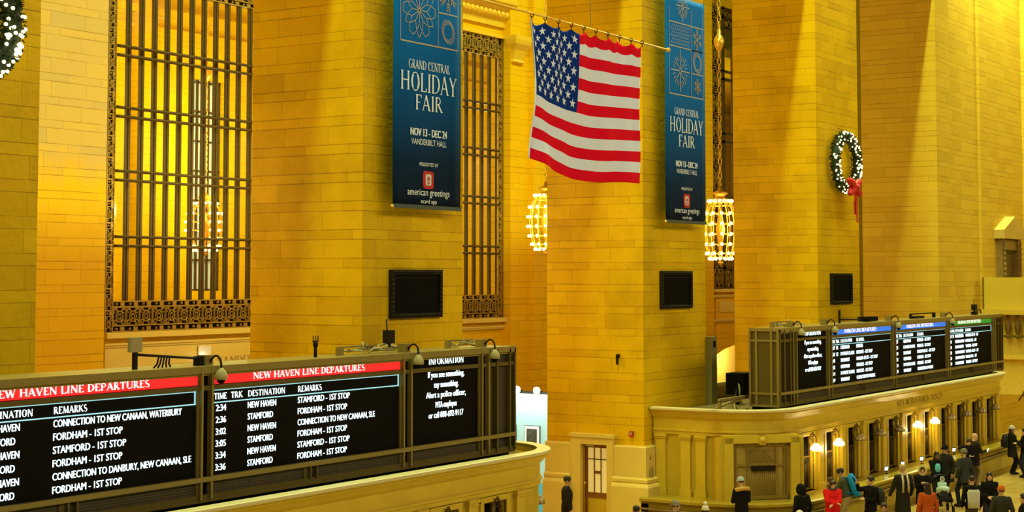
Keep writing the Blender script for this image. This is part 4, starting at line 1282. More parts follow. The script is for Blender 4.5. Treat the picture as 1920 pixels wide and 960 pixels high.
# ================================================================== banners
def banner(label, x0, x1, zb, loc_y, kind):
    zt = 15.4
    root = thing('banner', label, 'banner', ((x0 + x1) / 2, loc_y, zb))
    Wd = x1 - x0
    W2 = Wd / 2
    hh = zt - zb
    b = MB()
    nx, nz = 10, 40
    grid = [[(-W2 + Wd * i / nx, .010 * math.sin(i * .9 + k * .12) * (1 - k / nz), hh * k / nz) for i in range(nx + 1)] for k in range(nz + 1)]
    for k in range(nz):
        for i in range(nx):
            b.face([grid[k][i], grid[k][i + 1], grid[k + 1][i + 1], grid[k + 1][i]])
    bmesh.ops.remove_doubles(b.bm, verts=b.bm.verts, dist=1e-4)
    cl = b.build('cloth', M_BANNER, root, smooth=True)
    sol = cl.modifiers.new('thickness', 'SOLIDIFY'); sol.thickness = .012; sol.offset = 1
    y = -.030
    k = Wd / 2.66
    MB().box(-W2 - .02, W2 + .02, -.03, .03, -.06, .03).build('hem_bar', plain('dark_teal_hem', (.05, .07, .065)), root)
    b = MB(); b.ball((-W2 - .02, 0, -.03), .045, 8, 6); b.ball((W2 + .03, 0, -.03), .04, 8, 6); b.build('hem_knob', M_GOLD, root)
    o0 = Vector((0, 0, 0))
    def put(name, items):
        for fn, txt, wd, ht, z, wt in items:
            t = Text2D().add(fn(txt, wd * k, ht, wt), 0.02, z, y, 'c')
            ob = t.build(name, M_SILVER, root, o0)
            ob.location = o0
    put('title_lettering', ((roman, 'GRAND CENTRAL', 1.64, .20, 3.12, .95), (roman, 'HOLIDAY', 2.24, .43, 2.61, .85), (roman, 'FAIR', 1.08, .35, 2.19, .85)))
    put('small_lettering', ((sans, 'NOV 13 - DEC 24', 1.43, .18, 1.60, .009), (sans, 'VANDERBILT HALL', 1.38, .14, 1.40, 0.), (sans, 'PRESENTED BY', .74, .085, .92, 0.),
                            (sans, 'american greetings', 1.66, .165, .25, 0.), (sans, 'ecard app', .62, .10, .075, 0.)))
    # red rounded emblem with a white flower
    b = MB()
    rr = []
    ec = .61
    for (cx, cz, a0) in ((.13, .12, 0), (-.13, .12, 90), (-.13, -.12, 180), (.13, -.12, 270)):
        for a in range(0, 91, 30):
            rr.append(((cx + .08 * math.cos(math.radians(a0 + a))) * k, ec + cz + .08 * math.sin(math.radians(a0 + a))))
    b.prism(rr, 'y', y, y + .006)
    em = b.build('emblem', plain('emblem_red', (.50, .012, .015), vary=.05), root)
    b = MB()
    out = []
    for i in range(24):
        a = 2 * PI * i / 24
        r_ = .125 * (1 - .13 * math.cos(4 * a))
        out.append((r_ * math.cos(a) * k, ec + r_ * 1.15 * math.sin(a)))
    b.prism(out, 'y', y - .003, y - .0005)
    b.build('emblem_petals', plain('emblem_white', (.62, .62, .58), vary=.05), em)
    b = MB()
    b.torus((0, y - .003, ec + .03), .045, .009, 'y', 12, 4, sx=k); b.torus((0, y - .003, ec + .03), .02, .008, 'y', 8, 4, sx=k)
    b.tube([(0, y - .003, ec - .02), (0, y - .003, ec - .12)], .009, 4); b.tube([(0, y - .003, ec - .1), (-.06 * k, y - .003, ec - .04)], .008, 4); b.tube([(0, y - .003, ec - .1), (.06 * k, y - .003, ec - .04)], .008, 4)
    b.build('emblem_stem', plain('emblem_red', (.50, .012, .015)), em)
    # printed squares of winter motifs between copper lines
    b = MB()
    ll = .018
    def ln(p, q, w_=ll):
        a = Vector((p[0] * k, y, p[1])); c = Vector((q[0] * k, y, q[1]))
        d = c - a
        if d.length < 1e-4: return
        d.normalize(); n = Vector((-d.z, 0, d.x)) * w_ / 2
        b.face([a - n, c - n, c + n, a + n])
    def rhomb_star(cx, cz, R_):
        def pt(r, a, off=0.0):
            return (cx + R_ * (r * math.cos(a) - off * math.sin(a)), cz + R_ * (r * math.sin(a) + off * math.cos(a)))
        for i in range(6):
            a = math.radians(90 + 60 * i)
            a2 = a + PI / 3
            ln((cx, cz), pt(.5, a)); ln(pt(.5, a), pt(.76, a, .17)); ln(pt(.5, a), pt(.76, a, -.17))
            ln(pt(1.0, a), pt(.76, a, .17)); ln(pt(1.0, a), pt(.76, a, -.17))
            am = a + PI / 6
            ln((cx, cz), pt(.46, am)); ln(pt(.46, am), pt(.76, a, .17)); ln(pt(.46, am), pt(.76, a2, -.17))
            ln(pt(.76, a, .17), pt(1.0, am - .14)); ln(pt(.76, a2, -.17), pt(1.0, am + .14)); ln(pt(1.0, am - .14), pt(1.0, am + .14))
    def rings(cx, cz, r0, n=4):
        for j in range(n):
            r_ = r0 + .03 * j
            prev = None
            for i in range(25):
                a = 2 * PI * i / 24
                p = (cx + r_ * .95 * math.cos(a + .06 * j), cz + r_ * math.sin(a))
                if prev: ln(prev, p, .012)
                prev = p
    def snowflake(cx, cz, R_):
        for i in range(6):
            a = math.radians(90 + 60 * i)
            e = (cx + R_ * math.cos(a), cz + R_ * math.sin(a)); ln((cx, cz), e, .03)
            for f_ in (.4, .65, .88):
                m_ = (cx + (e[0] - cx) * f_, cz + (e[1] - cz) * f_)
                for s_ in (-.7, .7):
                    ln(m_, (m_[0] + R_ * .36 * math.cos(a + s_), m_[1] + R_ * .36 * math.sin(a + s_)), .022)
    def sunburst(cx, cz, R_):
        for i in range(24):
            a = 2 * PI * i / 24
            l0, l1, w_ = ((.06, 1.0, .035) if i % 6 == 0 else (.10, .85, .03) if i % 3 == 0 else (.5, .8, .02))
            ln((cx + R_ * l0 * math.cos(a), cz + R_ * l0 * math.sin(a)), (cx + R_ * l1 * math.cos(a), cz + R_ * l1 * math.sin(a)), w_)
    def net(xa, xb, za, zb2):
        for i in range(9):
            for j in range(6):
                x_ = xa + (xb - xa) * (i + .5 * (j % 2)) / 9.5; z_ = za + (zb2 - za) * j / 6
                ln((x_, z_), (x_ + .05, z_ + .06), .014); ln((x_ + .05, z_ + .06), (x_ + .10, z_), .014)
    X0, X1, XM = -1.10, 1.18, .37
    B0 = 3.71
    for x in (X0, XM, X1):
        ln((x, B0), (x, 6.3))
    ln((X0, B0), (X1, B0), .035)
    if kind == 0:
        ln((XM, 4.52), (X1, 4.52), .03); ln((X0, 5.33), (X1, 5.33), .035)
        rhomb_star(-.38, 4.47, .63); rings(.78, 4.11, .19); snowflake(.78, 4.93, .31); sunburst(-.38, 5.95, .5)
    else:
        XM2 = XM
        for z in (4.42, 5.12):
            ln((XM2, z), (X1, z), .03)
        ln((X0, 5.12), (X1, 5.12), .035); ln((X0, 5.83), (X1, 5.83), .035)
        sunburst(-.38, 4.42, .62); rings(.78, 4.77, .20, 5); rings(.78, 4.06, .10, 2); snowflake(.78, 4.06, .2); snowflake(.78, 5.47, .27)
        net(-1.0, .3, 5.2, 5.8); sunburst(-.2, 6.35, .45)
    b.build('printed_motif', M_COPPER, root, fixn=False)
    # cords at the top go up out of sight
    b = MB(); b.tube([(-W2, 0, hh), (-W2, 0, hh + 4)], .012, 5); b.tube([(W2, 0, hh), (W2, 0, hh + 4)], .012, 5); b.build('cord', M_GREY, root)
    return root
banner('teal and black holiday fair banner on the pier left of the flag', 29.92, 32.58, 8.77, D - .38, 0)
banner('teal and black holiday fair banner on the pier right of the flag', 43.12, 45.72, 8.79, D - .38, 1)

# ================================================================== flag on its rod
FYY = 20.5
rod = thing('flag_rod', 'thin pale rod the flag hangs from, held by wires', 'rod', (36, FYY, 13.3))
MB().tube([(31.0, FYY, 13.36), (40.1, FYY, 13.27)], .028, 8).build('rod', M_GOLD, rod, world=True)
b = MB(); b.tube([(35.94, FYY, 13.31), (35.94, FYY, 24)], .010, 5); b.tube([(31.0, FYY, 13.36), (26.0, FYY + 1.4, 15.4)], .010, 5); b.build('wire', M_GREY, rod, world=True)
b = MB(); b.ball((40.15, FYY, 13.27), .06, 8, 6, sx=1.6); b.build('finial', M_GOLD, rod, world=True)

flag = thing('flag', 'large flag of red and white stripes with white stars on navy, hanging', 'flag', (36, FYY, 9.7))
HX = [33.17 + (38.66 - 33.17) * k / 9 for k in range(10)]
def flag_pt(u, v):
    """u 0..1 hoist to fly, v 0..1 top to bottom"""
    x = 33.17 + 5.49 * u
    x += -.05 * v * u * 2 + (.13 * math.sin(PI * v * 1.15) - .05 * v) * (1 - u) ** 2
    s = (u * 9) % 1.0
    sag = -.10 * (4 * s * (1 - s)) * max(0, 1 - v * 6)
    top = 13.20 + sag
    bot = 9.93 - .42 * math.sin(PI * min(1, u * 1.35) * .62) + .10 * max(0, u - .45)
    z = top + (bot - top) * v
    z += -.07 * math.sin(PI * u) * math.sin(PI * v)
    y = FYY + .035 * math.sin(u * 17 + v * 9) * v + .03 * math.sin(u * 31 - v * 5) * (1 - u) + .055 * math.sin(u * 26 + v * 2.0) * (1 - v * .55) * math.exp(-v * 1.6) + .05 * math.sin(u * 9 - v * 3 + .6) * (.35 + v) + .10 * v * math.sin(u * 3.2)
    return Vector((x, y, z))
NU, NV = 80, 65
b = MB()
gv = [[b.bm.verts.new(flag_pt(i / NU, j / NV)) for i in range(NU + 1)] for j in range(NV + 1)]
for j in range(NV):
    for i in range(NU):
        f = b.bm.faces.new((gv[j][i], gv[j + 1][i], gv[j + 1][i + 1], gv[j][i + 1]))
        f.smooth = True
        st = int((j + .5) / NV * 13)
        if (i + .5) / NU < .385 and st < 7:
            f.material_index = 0
        else:
            f.material_index = 1 if st % 2 == 0 else 2
cl = b.build('cloth', [M_NAVY, M_FRED, M_FWHITE], flag, world=True)
sm = cl.modifiers.new('thickness', 'SOLIDIFY'); sm.thickness = .006
b = MB()
for r_ in range(9):
    n_ = 6 if r_ % 2 == 0 else 5
    for k in range(n_):
        cu = (1 + 2 * k + (0 if n_ == 6 else 1)) / 12 * .385
        cv = (1 + r_) / 10 * 7 / 13
        pts = []
        for q in range(10):
            rad = .115 if q % 2 == 0 else .044
            a = PI / 2 + q * PI / 5
            p = flag_pt(cu + rad * math.cos(a) / 5.49, cv - rad * math.sin(a) / 3.35)
            pts.append(p + Vector((0, -.013, 0)))
        c = flag_pt(cu, cv) + Vector((0, -.013, 0))
        for q in range(10):
            b.face([c, pts[q], pts[(q + 1) % 10]])
st = b.build('star', M_FWHITE, flag, world=True, fixn=False)
st['kind'] = 'stuff'
b = MB()
b.tube([flag_pt(0, j / 30) + Vector((-.02, 0, 0)) for j in range(31)], .022, 6)
b.build('hoist_band', M_FWHITE, flag, world=True)
for k in range(10):
    x = HX[k]
    b = MB(); b.torus((x, FYY, 13.30), .045, .012, 'x', 10, 5); b.tube([(x, FYY, 13.26), (x, FYY, 13.17)], .012, 5)
    b.build('hook', M_DARKIRON, flag, world=True)

# ================================================================== black grilled panels on the pier fronts
def panel():
    root = thing('wall_grille', '', 'grille')
    MB().box(-.90, .90, -.03, .02, -.46, .46).build('mesh', M_BLACK, root)
    b = MB()
    for (xa, xb, za, zb) in ((-1.0, 1.0, .44, .55), (-1.0, 1.0, -.55, -.44), (-1.0, -.89, -.44, .44), (.89, 1.0, -.44, .44)):
        b.box(xa, xb, -.07, .02, za, zb)
    for k in range(19):
        x = -.9 + 1.8 * k / 18
        for z in (.495, -.495): b.ball((x, -.07, z), .035, 6, 4)
    for k in range(9):
        z = -.4 + .8 * k / 8
        for x in (.945, -.945): b.ball((x, -.07, z), .035, 6, 4)
    b.box(-.89, .89, -.05, .0, .35, .37)
    b.build('frame', M_DARKIRON, root)
    return root
G0 = panel()
for k, (x, z, lab) in enumerate(((31.3, 6.79, 'black grille panel on the pier below the left holiday banner'), (44.43, 6.79, 'black grille panel on the pier below the right holiday banner'), (57.57, 6.74, 'black grille panel on the pier below the wreath with the bow'))):
    if k == 0:
        G0.location = (x, D - .02, z); G0['label'] = lab; G0['group'] = 'black grilles on the piers'
    else:
        copy_tree(G0, (x, D - .02, z), 0, lab)

# ================================================================== wreaths
def wreath():
    root = thing('wreath', '', 'wreath')
    rr = random.Random(4)
    R, r = 1.02, .175
    b = MB()
    b.torus((0, 0, 0), R, r * .8, 'y', 40, 10)
    for k in range(1500):
        a = rr.uniform(0, 2 * PI); t = rr.uniform(0, 2 * PI)
        q = r * rr.uniform(.7, 1.0)
        c = Vector(((R + q * math.cos(t)) * math.cos(a), q * math.sin(t), (R + q * math.cos(t)) * math.sin(a)))
        d = Vector((math.cos(t) * math.cos(a), math.sin(t), math.cos(t) * math.sin(a))) + Vector((rr.uniform(-.7, .7), rr.uniform(-.5, .5), rr.uniform(-.7, .7)))
        d.normalize(); s = d.cross(Vector((rr.random(), rr.random(), rr.random() + .1))).normalized() * .025
        l_ = rr.uniform(.05, .10)
        b.face([c - s, c + s, c + d * l_ + s * .3, c + d * l_ - s * .3])
    fo = b.build('foliage', M_LEAF, root, fixn=False)
    b = MB()
    for k in range(170):
        a = rr.uniform(0, 2 * PI); t = rr.uniform(PI * 1.02, PI * 1.98)
        q = r * 1.05
        c = ((R + q * math.cos(t)) * math.cos(a), q * math.sin(t), (R + q * math.cos(t)) * math.sin(a))
        b.ball(c, .033, 5, 4)
    li = b.build('fairy_lights', M_FAIRY, root); li['kind'] = 'stuff'
    b = MB()
    b.tube([(0, .1, R), (0, .15, R + .25), (0, .31, R + .33)], .012, 5); b.build('hanging_wire', M_DARKIRON, root)
    return root
W0 = wreath()
W0.location = (57.52, D - .30, 11.28)
W0['label'] = 'green wreath with fairy lights and a red bow on the third pier'
W0['group'] = 'lit wreaths on the piers'
W0.scale = (1.04, 1.0, .94)
W1 = copy_tree(W0, (17.96, D - .34, 11.38), 0, 'green wreath with fairy lights cut by the left edge of the photo')
W1.scale = (1.22, 1.0, .98)
# bow: four puffed loops round a knot, two tails
b = MB()
def lobe(cx, cz, ang, la, lb):
    rings_ = []
    for i in range(1, 10):
        t = PI * i / 10
        rr_ = math.sin(t) ** .8
        a_ = -la * math.cos(t)
        rings_.append([(cx + a_ * math.cos(ang) - lb * rr_ * math.cos(q) * math.sin(ang), -.30 + .15 * rr_ * math.sin(q), cz + a_ * math.sin(ang) + lb * rr_ * math.cos(q) * math.cos(ang)) for q in [2 * PI * j / 10 for j in range(10)]])
    b.rings(rings_)
for cx, cz, an in ((-.26, -.80, -.5), (.30, -.80, .5), (-.22, -1.10, .55), (.30, -1.12, -.45)):
    lobe(cx, cz, an, .30, .15)
b.ball((.03, -.40, -.95), .12, 10, 8)
for (dx, l_) in ((.0, 1.05), (.17, 1.35)):
    for k in range(6):
        z0_, z1_ = -.95 - l_ * k / 6, -.95 - l_ * (k + 1) / 6
        x_ = .02 + dx + .03 * math.sin(k * 1.2); x2 = .02 + dx + .03 * math.sin((k + 1) * 1.2)
        b.face([(x_ - .13, -.33, z0_), (x_ + .13, -.30, z0_), (x2 + .13, -.30, z1_), (x2 - .13, -.33, z1_)])
bow = b.build('bow', M_BOW, W0, smooth=False)
bo = bow.modifiers.new('thickness', 'SOLIDIFY'); bo.thickness = .015

# ================================================================== chandeliers
def chandelier():
    root = thing('chandelier', '', 'chandelier')
    HT, RM = 2.35, .70          # cage height and greatest radius; z=0 at the middle of the cage
    nr = 12
    def rad(z):
        t = (z / (HT / 2))
        return RM * math.sqrt(max(.05, 1 - .62 * t * t))
    lv = [-.98, -.6, -.18, .25, .68, 1.0]
    for k in range(nr):
        a = 2 * PI * k / nr
        pts = [(rad(z) * math.cos(a), rad(z) * math.sin(a), z) for z in [(-HT / 2 + HT * i / 14) for i in range(15)]]
        MB().tube(pts, .028, 6).build('rib', M_GOLD, root)
    for z in lv + [-HT / 2, HT / 2]:
        MB().torus((0, 0, z), rad(z) - .01, .022 if abs(z) < 1.1 else .06, 'z', 24, 6).build('ring', M_GOLD, root)
    b = MB()
    b.lathe([(.05, 1.15), (.30, 1.20), (.34, 1.28), (.22, 1.34), (.20, 1.42), (.30, 1.50), (.30, 1.56), (.10, 1.62), (.06, 1.8)], 16)
    b.build('crown', M_GOLD, root)
    b = MB(); b.lathe([(.02, -1.5), (.09, -1.42), (.12, -1.34), (.05, -1.28), (.32, -1.2), (.34, -1.14), (.1, -1.12)], 14); b.build('finial', M_GOLD, root)
    b = MB(); b.lathe([(.04, -.9), (.16, -.2), (.2, .0), (.16, .2), (.04, .9)], 10)
    b.build('inner_stem', M_GOLD, root)
    # chain: links to the vault, with a gilt ball half-way
    b = MB()
    for k in range(34):
        b.torus((0, 0, 1.95 + k * .30), .07, .022, 'x' if k % 2 else 'y', 10, 5, sz=2.3)
    b.build('chain', M_GOLD, root)
    b = MB(); b.lathe([(.02, 7.4), (.12, 7.55), (.20, 7.72), (.23, 7.9), (.18, 8.05), (.06, 8.2), (.04, 8.5)], 14); b.build('chain_ball', M_GOLD, root)
    bulb = MB().ball((0, 0, 0), .066, 8, 6).build('bulb', M_BULB, root, smooth=True)
    first = True
    for k in range(nr):
        a = 2 * PI * (k + .0) / nr
        for z in lv[:-1]:
            if first:
                o = bulb; first = False
            else:
                o = bulb.copy(); COL.objects.link(o); o.parent = root
            o.location = ((rad(z) + .08) * math.cos(a), (rad(z) + .08) * math.sin(a), z)
    for z, r_ in ((HT / 2 + .02, rad(HT / 2) + .06), (-HT / 2 - .02, rad(HT / 2) + .04)):
        for k in range(16):
            a = 2 * PI * k / 16
            o = bulb.copy(); COL.objects.link(o); o.parent = root
            o.location = (r_ * math.cos(a), r_ * math.sin(a), z)
    return root
C0 = chandelier()
C0.location = (63.42, 30, 9.10)
C0['label'] = 'glowing melon-shaped chandelier hanging right of the right holiday banner'
C0['group'] = 'melon-shaped chandeliers of glowing bulbs'
C1 = copy_tree(C0, (51.1, 31, 9.10), 0, 'glowing chandelier half hidden behind the pier under the flag')
C1.scale = (.84, .84, .80)
C2 = copy_tree(C0, (47.55, 44.0, 9.05), 0, 'glowing chandelier seen through the tall grilled window on the left')
C2.scale = (.95, .95, .745)
# ================================================================== door in the middle pier
X2 = 42.43
r = thing('door_1', None, None, (X2 + .2, 24.06, 0), kind='structure')
b = MB()
for (ya, yb, za, zb) in ((23.42, 23.63, 0, 2.60), (24.50, 24.82, 0, 2.60), (23.63, 24.50, 2.36, 2.60)):
    b.box(X2 - .16, X2 + .02, ya, yb, za, zb)
b.box(X2 - .20, X2 + .02, 23.38, 24.86, 2.56, 2.66)
b.build('surround', S_SMOOTH, r, world=True)
b = MB()
xd = X2 + .12
for (ya, yb, za, zb) in ((23.63, 23.74, 0, 2.36), (24.40, 24.50, 0, 2.36), (23.63, 24.5, 2.24, 2.36), (23.74, 24.4, .80, .96)):
    b.box(xd, xd + .06, ya, yb, za, zb)
b.build('leaf', M_WOOD, r, world=True)
MB().box(xd + .015, xd + .05, 23.74, 24.40, .0, .80).build('kick_panel', plain('yellow_door_panel', (.62, .44, .02)), r, world=True)
MB().box(xd + .02, xd + .04, 23.74, 24.40, .96, 2.24).build('pane', M_CREAM, r, world=True)
b = MB()
for yy in (23.955, 24.175):
    b.box(xd - .01, xd + .03, yy, yy + .025, .96, 2.24)
b.box(xd - .01, xd + .03, 23.74, 24.4, 1.90, 1.925)
b.box(xd - .015, xd + .03, 23.97, 24.17, 1.50, 1.58)
b.build('glazing_bar', M_BRONZE, r, world=True)
b = MB(); b.tube([(xd - .03, 24.45, 1.22), (xd - .09, 24.45, 1.22)], .02, 6); b.ball((xd - .10, 24.45, 1.22), .045, 8, 6); b.build('handle', M_GOLD, r, world=True)
MB().box(xd - .05, xd + .02, 24.18, 24.46, 2.27, 2.34).build('closer', plain('pale_metal', (.5, .48, .40)), r, world=True)

r = thing('fire_alarm', 'small red fire alarm box on the pier right of the door', 'alarm box', (X2 - .01, 22.88, 2.71))
r.scale = (1, .62, .72)
MB().box(-.07, .0, -.10, .10, -.11, .11).build('housing', plain('alarm_red', (.45, .03, .012)), r)
MB().box(-.08, -.07, -.05, .05, -.03, .06).build('plate', plain('alarm_plate', (.5, .42, .25)), r)
r = thing('wall_tap', 'small dark spout high on the pier under the flag', 'spout', (X2 - .0, 23.3, 4.80))
MB().box(-.12, .0, -.03, .03, .06, .16).box(-.12, -.07, -.03, .03, -.14, .1).build('spout', M_DARKIRON, r)
r = thing('wall_emblem', 'grey oval plate on the corner of the pier base beside the booth', 'plate', (42.60, D - .15, 1.62))
b = MB(); b.ball((0, 0, 0), .13, 14, 8, sy=.2, sz=1.6); b.tube([(-.05, 0, .38), (-.05, 0, .54)], .02, 5); b.build('plate', plain('grey_plate', (.34, .24, .04)), r)

# ================================================================== lit exhibition panel in the passage
px_ = 43.6
r = thing('display_panel', 'lit pale blue exhibition panel behind the left booth with a framed picture', 'display panel', (px_, 28.5, 0))
MB().box(px_, px_ + .12, 26.2, 31.5, .95, 3.62).build('glow_board', plain('pale_blue_panel', (.42, .80, .90), emit=(.45, .86, .95), estr=.38, vary=.03), r, world=True)  # glow added to the painted board, beside the light of its spot lamps
MB().box(px_, px_ + .12, 26.2, 31.5, 0, .95).build('lower_band', plain('blue_panel', (.1, .5, .65), emit=(.06, .48, .66), estr=.45, vary=.05), r, world=True)  # the blue band has an added glow as well
MB().box(px_ - .04, px_ + .16, 26.35, 31.5, 3.62, 3.69).build('top_rail', M_DARKIRON, r, world=True)
for k, (yc, zc, w_, h_) in enumerate(((26.92, 2.22, .27, .45), (27.80, 2.22, .30, .45))):
    f = MB().box(px_ - .04, px_ - .0, yc - w_, yc + w_, zc - h_, zc + h_).build('picture_frame', plain('picture_edge', (.07, .12, .14)), r, world=True)
    o = MB().box(px_ - .06, px_ - .04, yc - w_ + .02, yc + w_ - .02, zc - h_ + .02, zc + h_ - .02).build('mount', plain('picture_mount', (.8, .85, .85), emit=(.8, .9, .9), estr=.6), f, world=True)
    b = MB(); b.box(px_ - .075, px_ - .06, yc - w_ + .09, yc + w_ - .09, zc - h_ + .10, zc + h_ - .10)
    o = b.build('picture', plain('dark_picture', (.10, .13, .18), vary=.9, scale=9) if k == 0 else plain('pink_picture', (.6, .35, .3), vary=.3), f, world=True)
for k, yy in enumerate((26.60, 27.30)):
    l = thing('spot_lamp', ['white spot lamp at the right end on top of the blue panel', 'white spot lamp on top of the blue panel next to the board'][k], 'lamp', (px_ - .1, yy, 3.69), group='spot lamps on the blue panel')
    MB().tube([(.1, 0, 0), (-.1, 0, .10), (-.2, 0, .09)], .02, 6).build('arm', M_DARKIRON, l)
    lamp('spot_lamp_light', 'POINT', (px_ - .42, yy, 3.62), 24, (.9, 1, .97), shadow_soft_size=.08)
    MB().ball((-.2, 0, .06), .11, 10, 8).build('bulb', plain('white_spot', (1, 1, 1), emit=(.9, 1, .95), estr=7), l)

# small white notice on the wall under the first window, with a lamp
r = thing('wall_notice', 'pale notice board below the left window beside VANDERBILT lettering', 'notice', (37.55, BY - .08, 4.9))
MB().box(-.27, .27, -.03, 0, -.5, .22).build('board', plain('pale_notice', (.75, .72, .55)), r)
r = thing('spot_lamp', 'tiny bright lamp low on the pale notice under the left window', 'lamp', (37.42, BY - .2, 4.74))
MB().ball((0, 0, 0), .10, 8, 6).build('bulb', MATS['white_spot'], r)
MB().tube([(0, .02, .02), (0, .12, .02)], .02, 5).build('arm', M_DARKIRON, r)

# ================================================================== far right corner: niche, balcony, balusters
r = thing('wall_niche', 'gabled stone niche with a dark opening high on the far right wall', 'niche', (78.3, D - .02, 7.4))
b = MB()
for sx in (-1, 1):
    b.box(78.3 + sx * 1.28 - .22, 78.3 + sx * 1.28 + .22, D - .32, D, 7.1, 8.9)
    for k in range(7):
        b.ball((78.3 + sx * 1.28, D - .34, 7.25 + k * .24), .11, 7, 5, sz=1.2)
b.box(77.2, 79.4, D - .22, D, 8.28, 8.9)
b.build('jamb', plain('niche_carving', (.26, .17, .03), vary=.35, scale=5), r, world=True)
b = MB()
b.prism([(76.55, 8.9), (80.05, 8.9), (80.05, 9.30), (78.3, 9.95), (76.55, 9.30)], 'y', D - .5, D)
b.build('gable', plain('niche_stone', (.56, .40, .07)), r, world=True)
MB().box(77.24, 79.36, D - .06, D, 7.1, 8.28).build('opening', plain('niche_dark', (.12, .075, .015)), r, world=True)
b = MB(); b.box(77.2, 79.4, D - .26, D - .05, 8.86, 8.96); b.box(77.2, 79.4, D - .26, D - .05, 8.3, 8.38); b.build('rail', M_DARKIRON, r, world=True)

r = thing('balcony_hoarding', 'smooth pale yellow balcony front on the far right above the balusters', 'balcony', (75, 20, 5.6))
b = MB()
b.box(74.0, 74.3, 12, D - .25, 5.72, 7.13)
b.box(73.7, 74.35, 12, D - .25, 5.50, 5.74)
b.box(73.85, 74.0, 19.4, 20.2, 5.74, 6.9); b.box(73.78, 74.0, 19.3, 20.3, 6.82, 6.95)
b.build('front', plain('pale_yellow_plaster', (.64, .46, .035), vary=.06), r, world=True)
b = MB(); b.box(73.95, 74.0, D - .27, D - .22, 5.5, 7.13); b.build('edge_strip', M_BRONZE, r, world=True)
r = thing('balustrade', 'dark turned balusters under the pale balcony at far right', 'balustrade', (74, 20, 3.4))
for k in range(16):
    yy = 21.6 - k * .42
    b = MB(); b.lathe([(.05, 4.62), (.10, 4.72), (.15, 4.92), (.10, 5.15), (.06, 5.3), (.10, 5.5)], 8, (73.95, yy, 0)); b.ball((73.95, yy, 4.55), .12, 8, 5)
    b.build('baluster', M_BRONZE, r, world=True)
MB().box(73.9, 74.0, 12, 22.3, 4.50, 4.60).build('lower_rail', M_BRONZE, r, world=True)
b = MB(); b.box(74.3, 74.5, 12, D - .2, 2.0, 5.5); b.box(74.0, 74.5, 12, D - .2, 3.55, 3.75); b.build('back_wall', plain('balcony_wall', (.72, .50, .06)), r, world=True)

# brass lantern on the far end of the long booth
r = thing('brass_lantern', 'shiny brass lantern bracket cut by the right edge of the photo', 'lantern', (66.35, 18.15, 2.2))
r.scale = (.55, .55, .55)
b = MB(); b.tube([(.5, 1.0, .2), (.2, .5, .9), (0, .1, 1.15), (0, 0, .9)], .06, 8); b.torus((.15, .4, .7), .22, .05, 'x', 12, 6); b.build('bracket', M_BRONZE, r)
b = MB(); b.lathe([(.05, .95), (.20, .85), (.28, .7), (.16, .5), (.22, .3), (.14, .0), (.04, -.2)], 14); b.build('lantern_body', M_GOLD, r)
# ================================================================== people
def fuse(mb, voxel):
    """one continuous skin round overlapping shapes"""
    bmesh.ops.recalc_face_normals(mb.bm, faces=mb.bm.faces)
    me = bpy.data.meshes.new('fused'); mb.bm.to_mesh(me); mb.bm.free()
    ob = bpy.data.objects.new('fused', me); COL.objects.link(ob)
    m = ob.modifiers.new('r', 'REMESH'); m.mode = 'VOXEL'; m.voxel_size = voxel; m.use_smooth_shade = True
    s = ob.modifiers.new('s', 'SMOOTH'); s.factor = .5; s.iterations = 2
    dg = bpy.context.evaluated_depsgraph_get()
    out = bpy.data.meshes.new_from_object(ob.evaluated_get(dg))
    bpy.data.objects.remove(ob); bpy.data.meshes.remove(me)
    return out

def put_mesh(name, me, mat, parent):
    me.materials.clear(); me.materials.append(mat); me.name = name
    for p in me.polygons: p.use_smooth = True
    o = bpy.data.objects.new(name, me); COL.objects.link(o); o.parent = parent
    return o

def cloth(col, rough=.8):
    nm = 'fabric_%02x%02x%02x' % tuple(int(255 * c) for c in col)
    return plain(nm, col, rough=rough, vary=.22, scale=18, spec=.08, bump=.25)
SKINS = {'light': (.56, .32, .17), 'mid': (.40, .21, .10), 'dark': (.20, .10, .05)}
def skin(k):
    return plain('skin_' + k, SKINS[k], rough=.5, vary=.06, scale=12, spec=.3)
def hairm(col):
    return plain('hair_%02x%02x%02x' % tuple(int(255 * c) for c in col), col, rough=.5, vary=.35, scale=30, spec=.3)

def limb(mb, pts, rads, n=8):
    pts = [Vector(p) for p in pts]
    mb.tube(pts, rads, n)
    for p, r in zip(pts, rads):
        mb.ball(p, r * .99, 8, 6)

def ik(S, T, l1, l2, hint):
    S, T = Vector(S), Vector(T)
    d = T - S
    L = min(d.length, (l1 + l2) * .995)
    d.normalize()
    T = S + d * L
    a = (l1 * l1 - l2 * l2 + L * L) / (2 * L)
    h = math.sqrt(max(0, l1 * l1 - a * a))
    hv = Vector(hint) - d * Vector(hint).dot(d)
    hv.normalize()
    return S + d * a + hv * h, T

